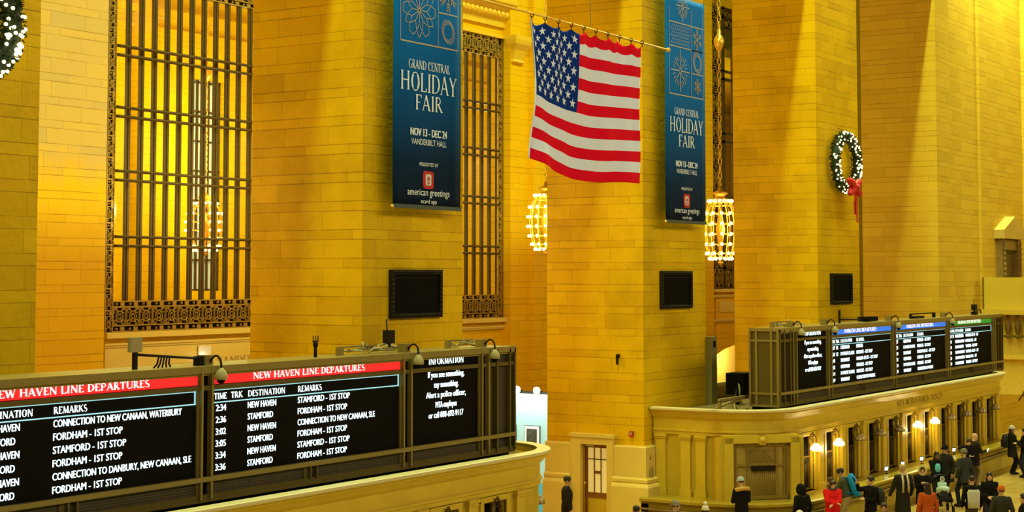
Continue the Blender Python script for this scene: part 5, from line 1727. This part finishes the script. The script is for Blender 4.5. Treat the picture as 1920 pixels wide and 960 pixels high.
def hand(mb, W, d, side, up_, curl=.5):
    """palm, four fingers of different lengths with knuckle bends, thumb off the side of the palm"""
    d = Vector(d).normalized()
    u = Vector(up_) - d * Vector(up_).dot(d)
    if u.length < 1e-3: u = Vector((0, 0, 1)) - d * d.z
    u.normalize()                       # back of the hand
    s = d.cross(u) * side               # towards the thumb
    c = W + d * .045
    mb.obox(c, d, s, u, .048, .040, .014)
    mb.ball(c - d * .01, .036, 8, 6, sz=.8)
    for i, (off, ln_) in enumerate(((.030, .070), (.010, .078), (-.011, .072), (-.031, .056))):
        p0 = W + d * .085 + s * off
        a1 = curl * .6; a2 = curl * 1.4
        p1 = p0 + (d * math.cos(a1) - u * math.sin(a1)) * ln_ * .5
        p2 = p1 + (d * math.cos(a2) - u * math.sin(a2)) * ln_ * .5
        limb(mb, [p0 - d * .015, p1, p2], [.0105, .0100, .0088], 6)
    t0 = W + d * .025 + s * .036
    t1 = t0 + (d * .6 + s * .7 - u * .2).normalized() * .036
    t2 = t1 + (d * .9 + s * .1 - u * .4).normalized() * .030
    limb(mb, [t0 - s * .01, t1, t2], [.0135, .0115, .0095], 6)

def person(label, x, y, head=0, h=1.75, lean=0.0, hyaw=0.0, hpitch=0.0, lh=None, rh=None, lf=(0.0, .10), rf=(0.0, -.10), kb=0.0,
           coat=(.02, .018, .015), hem=.78, trousers=(.02, .02, .03), shoes=(.015, .012, .01), sk='light', hair='short', hcol=(.03, .018, .008),
           hat=None, scarf=None, hood=None, inner=None, curl=.5, puff=0.0, back=None, elbow=(-.6, .5, -.55)):
    root = thing('person', label, 'person', (x, y, 0), math.radians(head))
    k = h / 1.75
    root.scale = (k, k, k)
    hipz = .93
    def L(p):      # upper body lean about the hips
        q = Vector(p) - Vector((0, 0, hipz))
        c, s = math.cos(lean), math.sin(lean)
        return Vector((q.x * c + q.z * s, q.y, -q.x * s + q.z * c + hipz))
    NP = Vector((-.005, 0, 1.49))
    Rh = Matrix.Rotation(hyaw, 3, 'Z') @ Matrix.Rotation(hpitch + lean * .6, 3, 'Y')
    HP = L(NP)
    def HD(p): return HP + Rh @ Vector(p)
    def torso(mb, g, z0):
        prof = [(.84, .125, .165, 0), (.95, .125, .17, -.005), (1.08, .11, .15, .0), (1.20, .12, .165, .005), (1.32, .125, .19, .0), (1.40, .105, .195, -.01), (1.45, .07, .15, -.015), (1.49, .055, .07, -.01)]
        rings = []
        if z0 < .84:
            n = 4
            for i in range(n):
                z = z0 + (.84 - z0) * i / n
                f = 1 + .22 * (.84 - z) / .5
                rings.append([(cx_ + (.135 * f + g) * math.cos(2 * PI * j / 16), (.17 * f + g) * math.sin(2 * PI * j / 16), z) for j in range(16) for cx_ in (0,)])
        for (z, rx, ry, cx_) in prof:
            if z >= z0:
                rings.append([L((cx_ + (rx + g) * math.cos(2 * PI * j / 16), (ry + g) * math.sin(2 * PI * j / 16), z)) if z >= hipz else (cx_ + (rx + g) * math.cos(2 * PI * j / 16), (ry + g) * math.sin(2 * PI * j / 16), z) for j in range(16)])
        mb.rings(rings)
    arms = []
    for side, t in ((1, lh), (-1, rh)):
        S = L((-.01, side * .185, 1.405))
        T = Vector(t) if t is not None else L((.05, side * .27, .90))
        E_, W = ik(S, T, .29, .255, (elbow[0], side * elbow[1], elbow[2]))
        arms.append((side, S, E_, W))
    legs = []
    for side, f in ((1, lf), (-1, rf)):
        Hj = Vector((0, side * .09, hipz - .03)); A = Vector((f[0], f[1], .085 + (f[2] if len(f) > 2 else 0)))
        K, A = ik(Hj, A, .44, .43, (1, 0, 0))
        legs.append((side, Hj, K, A))
    # body
    b = MB()
    torso(b, -.012, .84)
    limb(b, [L((-.01, 0, 1.42)), HD((.0, 0, .07))], [.06, .054])
    hr = [(.022, .050, .030, .030), (.045, .040, .060, .052), (.08, .027, .078, .064), (.12, .016, .091, .072), (.16, .010, .097, .077), (.20, .004, .095, .075), (.23, 0, .079, .062), (.25, -.002, .050, .040), (.258, 0, .015, .012)]
    b.rings([[HD((cx_ + rx * math.cos(2 * PI * j / 16), ry * math.sin(2 * PI * j / 16), z)) for j in range(16)] for (z, cx_, rx, ry) in hr])
    limb(b, [HD((.100, 0, .158)), HD((.118, 0, .120)), HD((.116, 0, .108))], [.011, .017, .014], 6)
    for s in (-1, 1):
        b.tube([HD((-.005, s * .070, .155)), HD((-.012, s * .086, .14)), HD((-.008, s * .074, .10))], [.016, .018, .012], 6)
    limb(b, [HD((.092, .022, .068)), HD((.100, 0, .068)), HD((.092, -.022, .068))], [.009, .012, .009], 6)
    for (side, S, E_, W) in arms:
        limb(b, [S, E_, W], [.052, .040, .028])
        hand(b, W, (W - E_), side, Vector((-.2, side * .6, .6)) if W.z > 1.0 else Vector((0, side, .1)), curl)
    for (side, Hj, K, A) in legs:
        limb(b, [Hj, K, A], [.085, .058, .040])
        limb(b, [A + Vector((-.03, 0, -.04)), A + Vector((.12, 0, -.055))], [.035, .028])
    put_mesh('body', fuse(b, .0105), skin(sk), root)
    e = MB()
    for s in (-1, 1):
        e.ball(HD((.090, s * .032, .142)), .0125, 8, 6)
        e.obox(HD((.094, s * .034, .166)), Rh @ Vector((0, 1, 0)), Rh @ Vector((1, 0, 0)), Rh @ Vector((0, 0, 1)), .020, .006, .004)
    e.build('eyes', plain('dark_eyes', (.02, .012, .008), rough=.2), root)
    # trousers
    t = MB()
    for (side, Hj, K, A) in legs:
        limb(t, [Hj + Vector((0, 0, .02)), K, A + Vector((0, 0, .03))], [.105, .076, .066])
    t.ball((0, 0, .90), .15, 12, 8, sy=1.2)
    put_mesh('trousers', fuse(t, .018), cloth(trousers), root)
    for (side, Hj, K, A) in legs:
        s_ = MB()
        s_.rings([[A + Vector((px_, (py_ * .045 if px_ < .12 else py_ * .04), z)) for px_, py_ in ((-.075, -1), (-.085, 0), (-.075, 1), (.05, 1.05), (.15, 1), (.195, .4), (.195, -.4), (.15, -1), (.05, -1.05))] for z in (-.085, -.06, -.03)] +
                 [[A + Vector((px_ * .7 - .01, py_ * .04, .02)) for px_, py_ in ((-.075, -1), (-.085, 0), (-.075, 1), (.05, 1.05), (.09, 1), (.12, .4), (.12, -.4), (.09, -1), (.05, -1.05))]])
        s_.build('shoe', cloth(shoes, .5), root, smooth=True)
    # coat
    c = MB()
    torso(c, .030 + puff, hem)
    for (side, S, E_, W) in arms:
        limb(c, [S, E_, W - (W - E_).normalized() * .01], [.080 + puff, .064 + puff, .050 + puff * .6])
        c.ball(S, .085 + puff, 8, 6)
    # collar
    c.tube([L((.055 * math.cos(a) - .012, .075 * math.sin(a), 1.475)) for a in [2 * PI * i / 12 for i in range(12)]], .030, 6, closed=True)
    put_mesh('coat', fuse(c, .018), cloth(coat), root)
    if inner:
        i_ = MB()
        i_.rings([[L((.135 + .028 * math.cos(a), q * math.sin(a), z)) for a in [2 * PI * j / 10 for j in range(10)]] for z, q in ((1.10, .07), (1.2, .10), (1.32, .09), (1.38, .05))])
        i_.build('shirt', cloth(inner), root, smooth=True)
    if back:
        i_ = MB()
        i_.rings([[L((-.125 + .05 * math.cos(a), q * math.sin(a), z)) for a in [2 * PI * j / 12 for j in range(12)]] for z, q in ((hem + .03, .17), (1.1, .175), (1.3, .19), (1.38, .15))])
        i_.build('back_panel', cloth(back), root, smooth=True)
    if scarf:
        s_ = MB()
        s_.tube([L((.085 * math.cos(a), .095 * math.sin(a), 1.495 + .01 * math.cos(3 * a))) for a in [2 * PI * i / 14 for i in range(14)]], .035, 6, closed=True)
        for s in (-1, 1):
            s_.tube([L((-.10, s * .07, 1.48)), L((-.165, s * .08, 1.3)), L((-.165, s * .085, 1.0))], [.03, .034, .028], 6)
        s_.build('scarf', cloth(scarf), root, smooth=True)
    # hair
    if hair and hair != 'bald':
        hm = MB()
        sh = .012
        rr = []
        for (z, cx_, rx, ry) in hr[3:]:
            rr.append([HD(((cx_ + (rx + sh) * math.cos(a)) if math.cos(a) < .55 or z > .19 else cx_ + (rx - .012) * math.cos(a), (ry + sh) * math.sin(a), z + (.012 if z > .19 else 0))) for a in [2 * PI * j / 16 for j in range(16)]])
        hm.rings(rr)
        if hair == 'long':
            hm.rings([[HD((-.035 + (.062 + .01 * i) * math.cos(a), (.088 + .012 * i) * math.sin(a), .17 - .085 * i)) for a in [2 * PI * j / 14 for j in range(14)]] for i in range(5)])
        if hair == 'bun':
            hm.ball(HD((-.10, 0, .20)), .05, 10, 8)
        put_mesh('hair', fuse(hm, .012), hairm(hcol), root)
    if hat:
        kind, hc = hat[0], hat[1]
        hb = MB()
        g = .022
        rr = [[HD((cx_ + (rx + g) * math.cos(2 * PI * j / 16), (ry + g) * math.sin(2 * PI * j / 16), z)) for j in range(16)] for (z, cx_, rx, ry) in ((.17, .008, .097, .077), (.20, .004, .096, .076), (.235, 0, .082, .066), (.265, -.004, .055, .045), (.285, -.006, .018, .015))]
        hb.rings(rr)
        if kind == 'cap':
            hb.rings([[HD((.06 + (.10 + .02 * q) * math.cos(a), .085 * math.sin(a), .185 - .01 * q + (0 if q == 0 else -.012))) for a in [2 * PI * j / 14 for j in range(14)]] for q in (0, 1)])
        hb.build('hat', cloth(hc), root, smooth=True)
        if kind == 'beanie':
            cf = MB(); cf.tube([HD((.006 + .104 * math.cos(a), .086 * math.sin(a), .175)) for a in [2 * PI * i / 16 for i in range(16)]], .020, 6, closed=True)
            cf.build('hat_cuff', cloth(tuple(min(1, v * 1.2 + .01) for v in hc)), root, smooth=True)
            if len(hat) > 2:
                pm = MB(); pm.ball(HD((-.01, 0, .325)), .055, 10, 8); pm.build('pompom', cloth(hat[2]), root, smooth=True)
    if hood:
        fur, raised = hood
        f_ = MB()
        if raised:
            f_.rings([[HD((-.03 + (.115 + .0 * q) * math.cos(a), (.105) * math.sin(a), z)) for a in [2 * PI * j / 16 for j in range(16)]] for q, z in enumerate((.0, .1, .2))] + [[HD((-.03 + .07 * math.cos(a), .065 * math.sin(a), .285)) for a in [2 * PI * j / 16 for j in range(16)]]])
            f_.build('hood', cloth(coat), root, smooth=True)
            f_ = MB(); rr_ = random.Random(3)
            f_.tube([HD((.075, .105 * math.sin(a), .14 + .135 * math.cos(a))) for a in [2 * PI * i / 18 for i in range(18)]], .034, 7, closed=True)
            f_.build('fur_trim', cloth(fur), root, smooth=True)
        else:
            f_.tube([L((-.03 - .12 * math.cos(a), .19 * math.sin(a), 1.455 + .02 * math.cos(2 * a))) for a in [-1.9 + 3.8 * i / 14 for i in range(15)]], [.03] + [.055] * 13 + [.03], 8)
            f_.build('fur_trim', cloth(fur), root, smooth=True)
    return root

def head_at(px, py, ztop):
    return on_z(px, py, ztop)
def P_(px, py, h, **kw):
    label = kw.pop('label')
    hz = h * 1.0 + kw.pop('extra', 0)
    q = on_z(px, py, hz)
    dx, dy = kw.pop('off', (0, 0))
    return person(label, q.x + dx, q.y + dy, h=h, **kw)
BLK = (.007, .006, .005)
GRY = (.06, .055, .05)
JEAN = (.02, .026, .045)

P_(1063, 893, 1.78, head=-50, hem=.50, coat=(.014, .012, .010), trousers=BLK, label='person in a long black coat walking right past the glazed door', lf=(.16, .09), rf=(-.14, -.09), sk='light', hpitch=.05)
P_(1193, 948, 1.70, head=20, coat=BLK, label='person whose dark hair just shows at the bottom edge below the pier', hcol=(.02, .012, .008))
P_(1266, 937, 1.75, head=-20, extra=.03, coat=(.03, .05, .075), hat=('beanie', (.20, .18, .12)), label='person in a grey beanie and blue jacket at the bottom edge', hyaw=-.5)
P_(1300, 942, 1.62, head=10, extra=.10, off=(.25, -.2), coat=(.05, .05, .05), hat=('beanie', (.62, .55, .38), (.7, .62, .45)), hair='long', label='person in a cream bobble hat at the bottom edge')
P_(1390, 893, 1.77, head=55, extra=.03, coat=BLK, hem=.60, hat=('beanie', (.34, .38, .42)), hood=((.50, .28, .06), False), lh=(.26, .12, 1.12), rh=(.26, -.12, 1.12), hpitch=.25, label='person in a black coat with tan fur hood facing the corner ticket window')
P_(1503, 910, 1.63, head=60, coat=BLK, hem=.6, hood=(BLK, True), hair='long', label='person in a dark hooded coat left of the red jacket')
P_(1537, 887, 1.66, head=100, off=(-.75, -.62), coat=(.05, .035, .02), hair='long', hcol=(.07, .03, .012), label='person with long brown hair at the counter behind the red jacket')
P_(1547, 896, 1.66, head=215, coat=(.62, .012, .012), hem=.62, hair='long', scarf=(.06, .055, .05), lh=(.25, -.05, 1.08), rh=(.25, .05, 1.12), hpitch=.25, label='person in a bright red padded jacket and dark scarf', off=(-.35, -.35), curl=1.0, puff=.018, elbow=(-.1, 1.0, -.35))
bp = P_(1570, 880, 1.80, head=100, extra=-.06, lean=.32, coat=(.07, .075, .04), hem=.86, trousers=(.36, .26, .10), lh=(.52, .14, 1.12), rh=(.52, -.10, 1.12), off=(.15, -.25), label='person in an olive jacket and beige trousers leaning to the counter')
jk = P_(1632, 893, 1.75, head=140, coat=BLK, hem=.82, trousers=BLK, lh=(.22, .10, 1.15), rh=(.40, -.02, 1.56), hpitch=-.05, label='person in a black jacket facing left and holding up a phone', scarf=None)
P_(1657, 943, 1.66, head=200, coat=(.03, .022, .012), sk='mid', label='person with short dark hair low at the bottom edge below the cane')
P_(1692, 871, 1.82, head=50, coat=(.022, .018, .012), hem=.42, hair='short', hcol=(.42, .27, .08), scarf=(.52, .42, .24), trousers=BLK, lh=(.14, .34, .88), label='person with blond hair in a long dark coat leaning on a cane')
P_(1729, 872, 1.66, head=205, extra=.04, coat=BLK, hem=.6, hood=((.52, .38, .16), True), hair='long', lh=(.24, .04, 1.25), rh=(.24, -.04, 1.25), label='person framed by a cream fur hood facing the camera')
P_(1738, 905, 1.68, head=45, coat=(.42, .075, .010), hem=.60, hair='long', hcol=(.025, .014, .008), trousers=BLK, label='person in an orange coat with dark hair seen from behind', lf=(.1, .09), rf=(-.1, -.09))
P_(1756, 847, 1.68, head=212, coat=BLK, hem=.72, hair='long', hcol=(.015, .010, .008), inner=(.16, .55, .58), sk='dark', lh=(.36, .16, 1.0), rh=(.36, -.16, 1.0), label='person with long black hair and turquoise top behind the pushchair')
P_(1768, 836, 1.79, head=150, lean=.15, hat=('cap', BLK), coat=(.03, .026, .020), hem=.62, trousers=BLK, off=(.3, -.05), label='person in a black cap and dark coat behind the turquoise top')
P_(1807, 840, 1.80, head=62, extra=.03, hat=('beanie', (.18, .16, .10)), coat=(.035, .036, .032), hem=.74, trousers=(.014, .016, .025), shoes=(.03, .02, .015), lf=(.14, .10), rf=(-.12, -.09), label='person in a grey cap and dark jacket walking away, legs in view')
P_(1815, 816, 1.72, head=215, hpitch=.45, coat=BLK, hem=.7, lh=(.28, .06, 1.15), rh=(.28, -.05, 1.15), label='person with black hair looking down at a phone by the counter', sk='light', off=(-.8, -.25))
P_(1823, 806, 1.84, head=-40, hpitch=.15, hair='bald', coat=(.022, .018, .014), hem=.72, trousers=(.30, .22, .09), rh=(.34, -.12, 1.18), label='person with a bald head standing behind the black haired phone user', off=(-1.15, -.42), sk='light')
P_(1822, 892, 1.72, head=38, coat=BLK, hem=.84, back=(.50, .47, .36), trousers=(.05, .045, .03), label='person in a pale backed jacket with dark sleeves seen from behind')
P_(1855, 886, 1.64, head=205, coat=BLK, hem=.55, hair='long', hcol=(.012, .010, .008), lh=(.24, .08, 1.05), rh=(.24, -.08, 1.05), sk='light', label='person with long black hair in black facing the camera near orange beanie')
P_(1877, 909, 1.75, head=30, extra=.03, coat=(.035, .030, .018), hem=.66, hat=('beanie', (.52, .12, .02)), label='person in an orange beanie and dark jacket seen from behind')
P_(1920, 925, 1.70, head=110, coat=BLK, hem=.7, lh=(.3, .05, 1.2), label='person in black cut by the right edge near the bottom')
sb = P_(1897, 793, 1.74, head=-58, extra=.03, coat=(.018, .016, .014), hem=.62, hat=('beanie', (.50, .46, .36)), hair='long', trousers=BLK, lh=(.34, .05, 1.18), rh=(.34, -.05, 1.18), off=(-.9, -.26), label='person in a pale beanie standing at the far end of the counter')
P_(1921, 803, 1.75, head=122, coat=BLK, hem=.62, lh=(.30, .08, 1.2), rh=(.3, -.08, 1.2), label='person in black at the right edge facing the pale beanie')
P_(1499, 955, 1.66, head=30, extra=.04, coat=BLK, hat=('cap', (.62, .56, .42)), label='person in a white cap just showing at the bottom edge')

# ------------------------------------------------------------------ things people carry
def backpack(label, root, col, hgt=.50, lean=0.0):
    k = root.scale[0]
    d = Matrix.Rotation(root.rotation_euler[2], 3, 'Z')
    hip = .93
    c0 = Vector((-.26, 0, 1.20)) - Vector((0, 0, hip))
    c0 = Matrix.Rotation(lean, 3, 'Y') @ c0 + Vector((0, 0, hip))
    p = root.location + d @ (c0 * k)
    r = thing('backpack', label, 'backpack', p, root.rotation_euler[2])
    R = Matrix.Rotation(lean, 3, 'Y')
    b = MB()
    b.rings([[R @ Vector((.105 * f * math.copysign(abs(math.cos(a)) ** .6, math.cos(a)), .17 * f * math.copysign(abs(math.sin(a)) ** .6, math.sin(a)), z)) for a in [2 * PI * j / 16 for j in range(16)]] for z, f in ((-hgt / 2, .75), (-hgt / 2 + .04, .95), (0, 1.05), (hgt / 2 - .1, .95), (hgt / 2, .6), (hgt / 2 + .02, .2))])
    b.build('bag', cloth(col, .5), r, smooth=True)
    b = MB(); b.rings([[R @ Vector((-.10 + .05 * math.cos(a), .12 * math.sin(a), z)) for a in [2 * PI * j / 12 for j in range(12)]] for z in (-.20, -.17, .02, .05)]); b.build('pocket', cloth(tuple(c * .6 for c in col), .5), r, smooth=True)
    b = MB()
    for s in (-1, 1):
        b.tube([R @ Vector((.08, s * .11, .22)), R @ Vector((.20, s * .13, .27)), R @ Vector((.36, s * .13, .20)), R @ Vector((.38, s * .15, 0)), R @ Vector((.22, s * .19, -.16)), R @ Vector((.08, s * .14, -.20))], .02, 6)
    b.build('strap', cloth(tuple(c * .4 for c in col), .6), r, smooth=True)
    return r
backpack('bright blue backpack worn by the person leaning to the counter', bp, (.012, .22, .50), .64, .32)
backpack('black backpack worn by the person holding up a phone', jk, (.03, .028, .022), .46)
backpack('dark backpack worn by the person in the pale beanie', sb, (.02, .02, .018), .46)

def phone(label, root, loc):
    k = root.scale[0]; d = Matrix.Rotation(root.rotation_euler[2], 3, 'Z')
    r = thing('phone', label, 'phone', root.location + d @ (Vector(loc) * k), root.rotation_euler[2])
    MB().obox((0, 0, 0), (0, 1, 0), (.5, 0, .87), (.87, 0, -.5), .037, .075, .005).build('case', M_BLACK, r)
    MB().obox((-.005, 0, .003), (0, 1, 0), (.5, 0, .87), (.87, 0, -.5), .032, .068, .001).build('screen', M_WHITE, r)
ppl = {o['label']: o for o in bpy.data.objects if o.name.startswith('person') and o.type == 'EMPTY'}
def who(s): return next(o for l, o in ppl.items() if s in l)
phone('phone held up by the person in black facing left', who('holding up a phone'), (.47, -.04, 1.66))
phone('glowing phone in the hands of the black haired person by counter', who('looking down at a phone'), (.38, .0, 1.17))
phone('glowing phone in the hand of the bald person', who('bald head'), (.43, -.12, 1.20))

o = who('leaning on a cane')
d = Matrix.Rotation(o.rotation_euler[2], 3, 'Z'); k = o.scale[0]
r = thing('cane', 'thin dark cane held by the blond person in the long coat', 'cane', o.location + d @ Vector((.21 * k, .40 * k, 0)))
MB().tube([(0, 0, 0), (0, 0, .86)], .013, 8).tube([(0, 0, .86), (-.02, -.01, .90), (-.07, -.04, .91), (-.10, -.06, .88)], .014, 8).build('shaft', M_DARKIRON, r)
MB().tube([(0, 0, 0), (0, 0, .03)], .018, 8).build('ferrule', M_BLACK, r)

q = on_z(1598, 953, .68)
r = thing('suitcase', 'black upright suitcase beside the beige trousers', 'suitcase', (q.x + .15, q.y - .45, 0), .4)
b = MB(); b.box(-.22, .22, -.13, .13, .05, .66); b.build('shell', M_BLACK, r)
bv = kids(r)[0].modifiers.new('b', 'BEVEL'); bv.width = .04; bv.segments = 3
MB().tube([(-.1, .1, .66), (-.1, .1, 1.0), (.1, .1, 1.0), (.1, .1, .66)], .012, 6).build('handle', M_GREY, r)
for sx in (-1, 1):
    for sy in (-1, 1):
        w_ = MB(); w_.torus((sx * .17, sy * .10, .028), .018, .011, 'y', 10, 6); w_.build('wheel', M_BLACK, r)

# pushchair with a wrapped child
q = on_z(1766, 903, .92)
r = thing('pushchair', 'dark pushchair with a child in mint, in front of the turquoise top', 'pushchair', (q.x, q.y, 0), math.radians(212))
b = MB()
for s in (-1, 1):
    b.tube([(.38, s * .22, .12), (.05, s * .24, .50), (-.38, s * .25, 1.02)], .016, 7)
    b.tube([(-.30, s * .22, .12), (.08, s * .24, .55)], .016, 7)
b.tube([(-.38, -.25, 1.02), (-.44, -.1, 1.04), (-.44, .1, 1.04), (-.38, .25, 1.02)], .018, 7)
b.tube([(-.1, -.24, .62), (-.1, .24, .62)], .012, 6)
b.build('frame', M_BLACK, r)
for (wx, wy) in ((.38, .24), (.38, -.24), (-.30, .24), (-.30, -.24)):
    w_ = MB(); w_.torus((wx, wy, .12), .10, .022, 'y', 16, 7); w_.lathe([(.02, -.015), (.02, .015)], 8); w_.build('wheel', M_BLACK, r)
b = MB(); b.rings([[(x_, y_, z_) for (x_, y_, z_) in ((-.20, -.20, z), (.22, -.20, z - .06), (.22, .20, z - .06), (-.20, .20, z))] for z in (.46, .54)], smooth=False)
b.rings([[(-.20 - t * .16, y_, .50 + t * .48) for y_ in (-.2, .2)] + [(-.25 - t * .16, y_, .52 + t * .48) for y_ in (.2, -.2)] for t in (0, 1)], smooth=False)
b.build('seat', cloth((.02, .02, .02)), r)
b = MB()
b.rings([[(-.34 + .42 * math.cos(a) * math.sin(t) , .24 * math.cos(t) * 1.0, .86 + .26 * math.sin(a) * math.sin(t)) for t in [PI * j / 8 for j in range(9)]] for a in (2.6, 2.1, 1.6, 1.15)], cap=False)
b.build('canopy', cloth((.025, .022, .02)), r, smooth=True)
kids(r)[-1].modifiers.new('s', 'SOLIDIFY').thickness = .01
loc = r.location
ch = person('child in a mint coat lying in the pushchair', loc.x, loc.y, head=212, h=.95, coat=(.42, .58, .50), hem=.70, trousers=(.03, .03, .04), hair='short', hood=((.5, .6, .52), True), lh=(.25, .06, 1.1), rh=(.25, -.06, 1.1), lf=(.42, .08, .5), rf=(.42, -.08, .5), hpitch=-.1)
ch.location = (loc.x + .02, loc.y, .10)
b = MB()
b.rings([[(.04 + .05 * q_ + .17 * math.cos(a), .20 * math.sin(a), .60 + .07 * q_ + .04 * math.cos(2 * a + q_)) for a in [2 * PI * j / 12 for j in range(12)]] for q_ in range(3)] + [[(.12 + .05 * math.cos(a), .06 * math.sin(a), .80) for a in [2 * PI * j / 12 for j in range(12)]]])
bl = thing('blanket', 'pale mint blanket wrapped round the child in the pushchair', 'blanket', loc, math.radians(212))
b.build('cloth', cloth((.45, .60, .52)), bl, smooth=True)
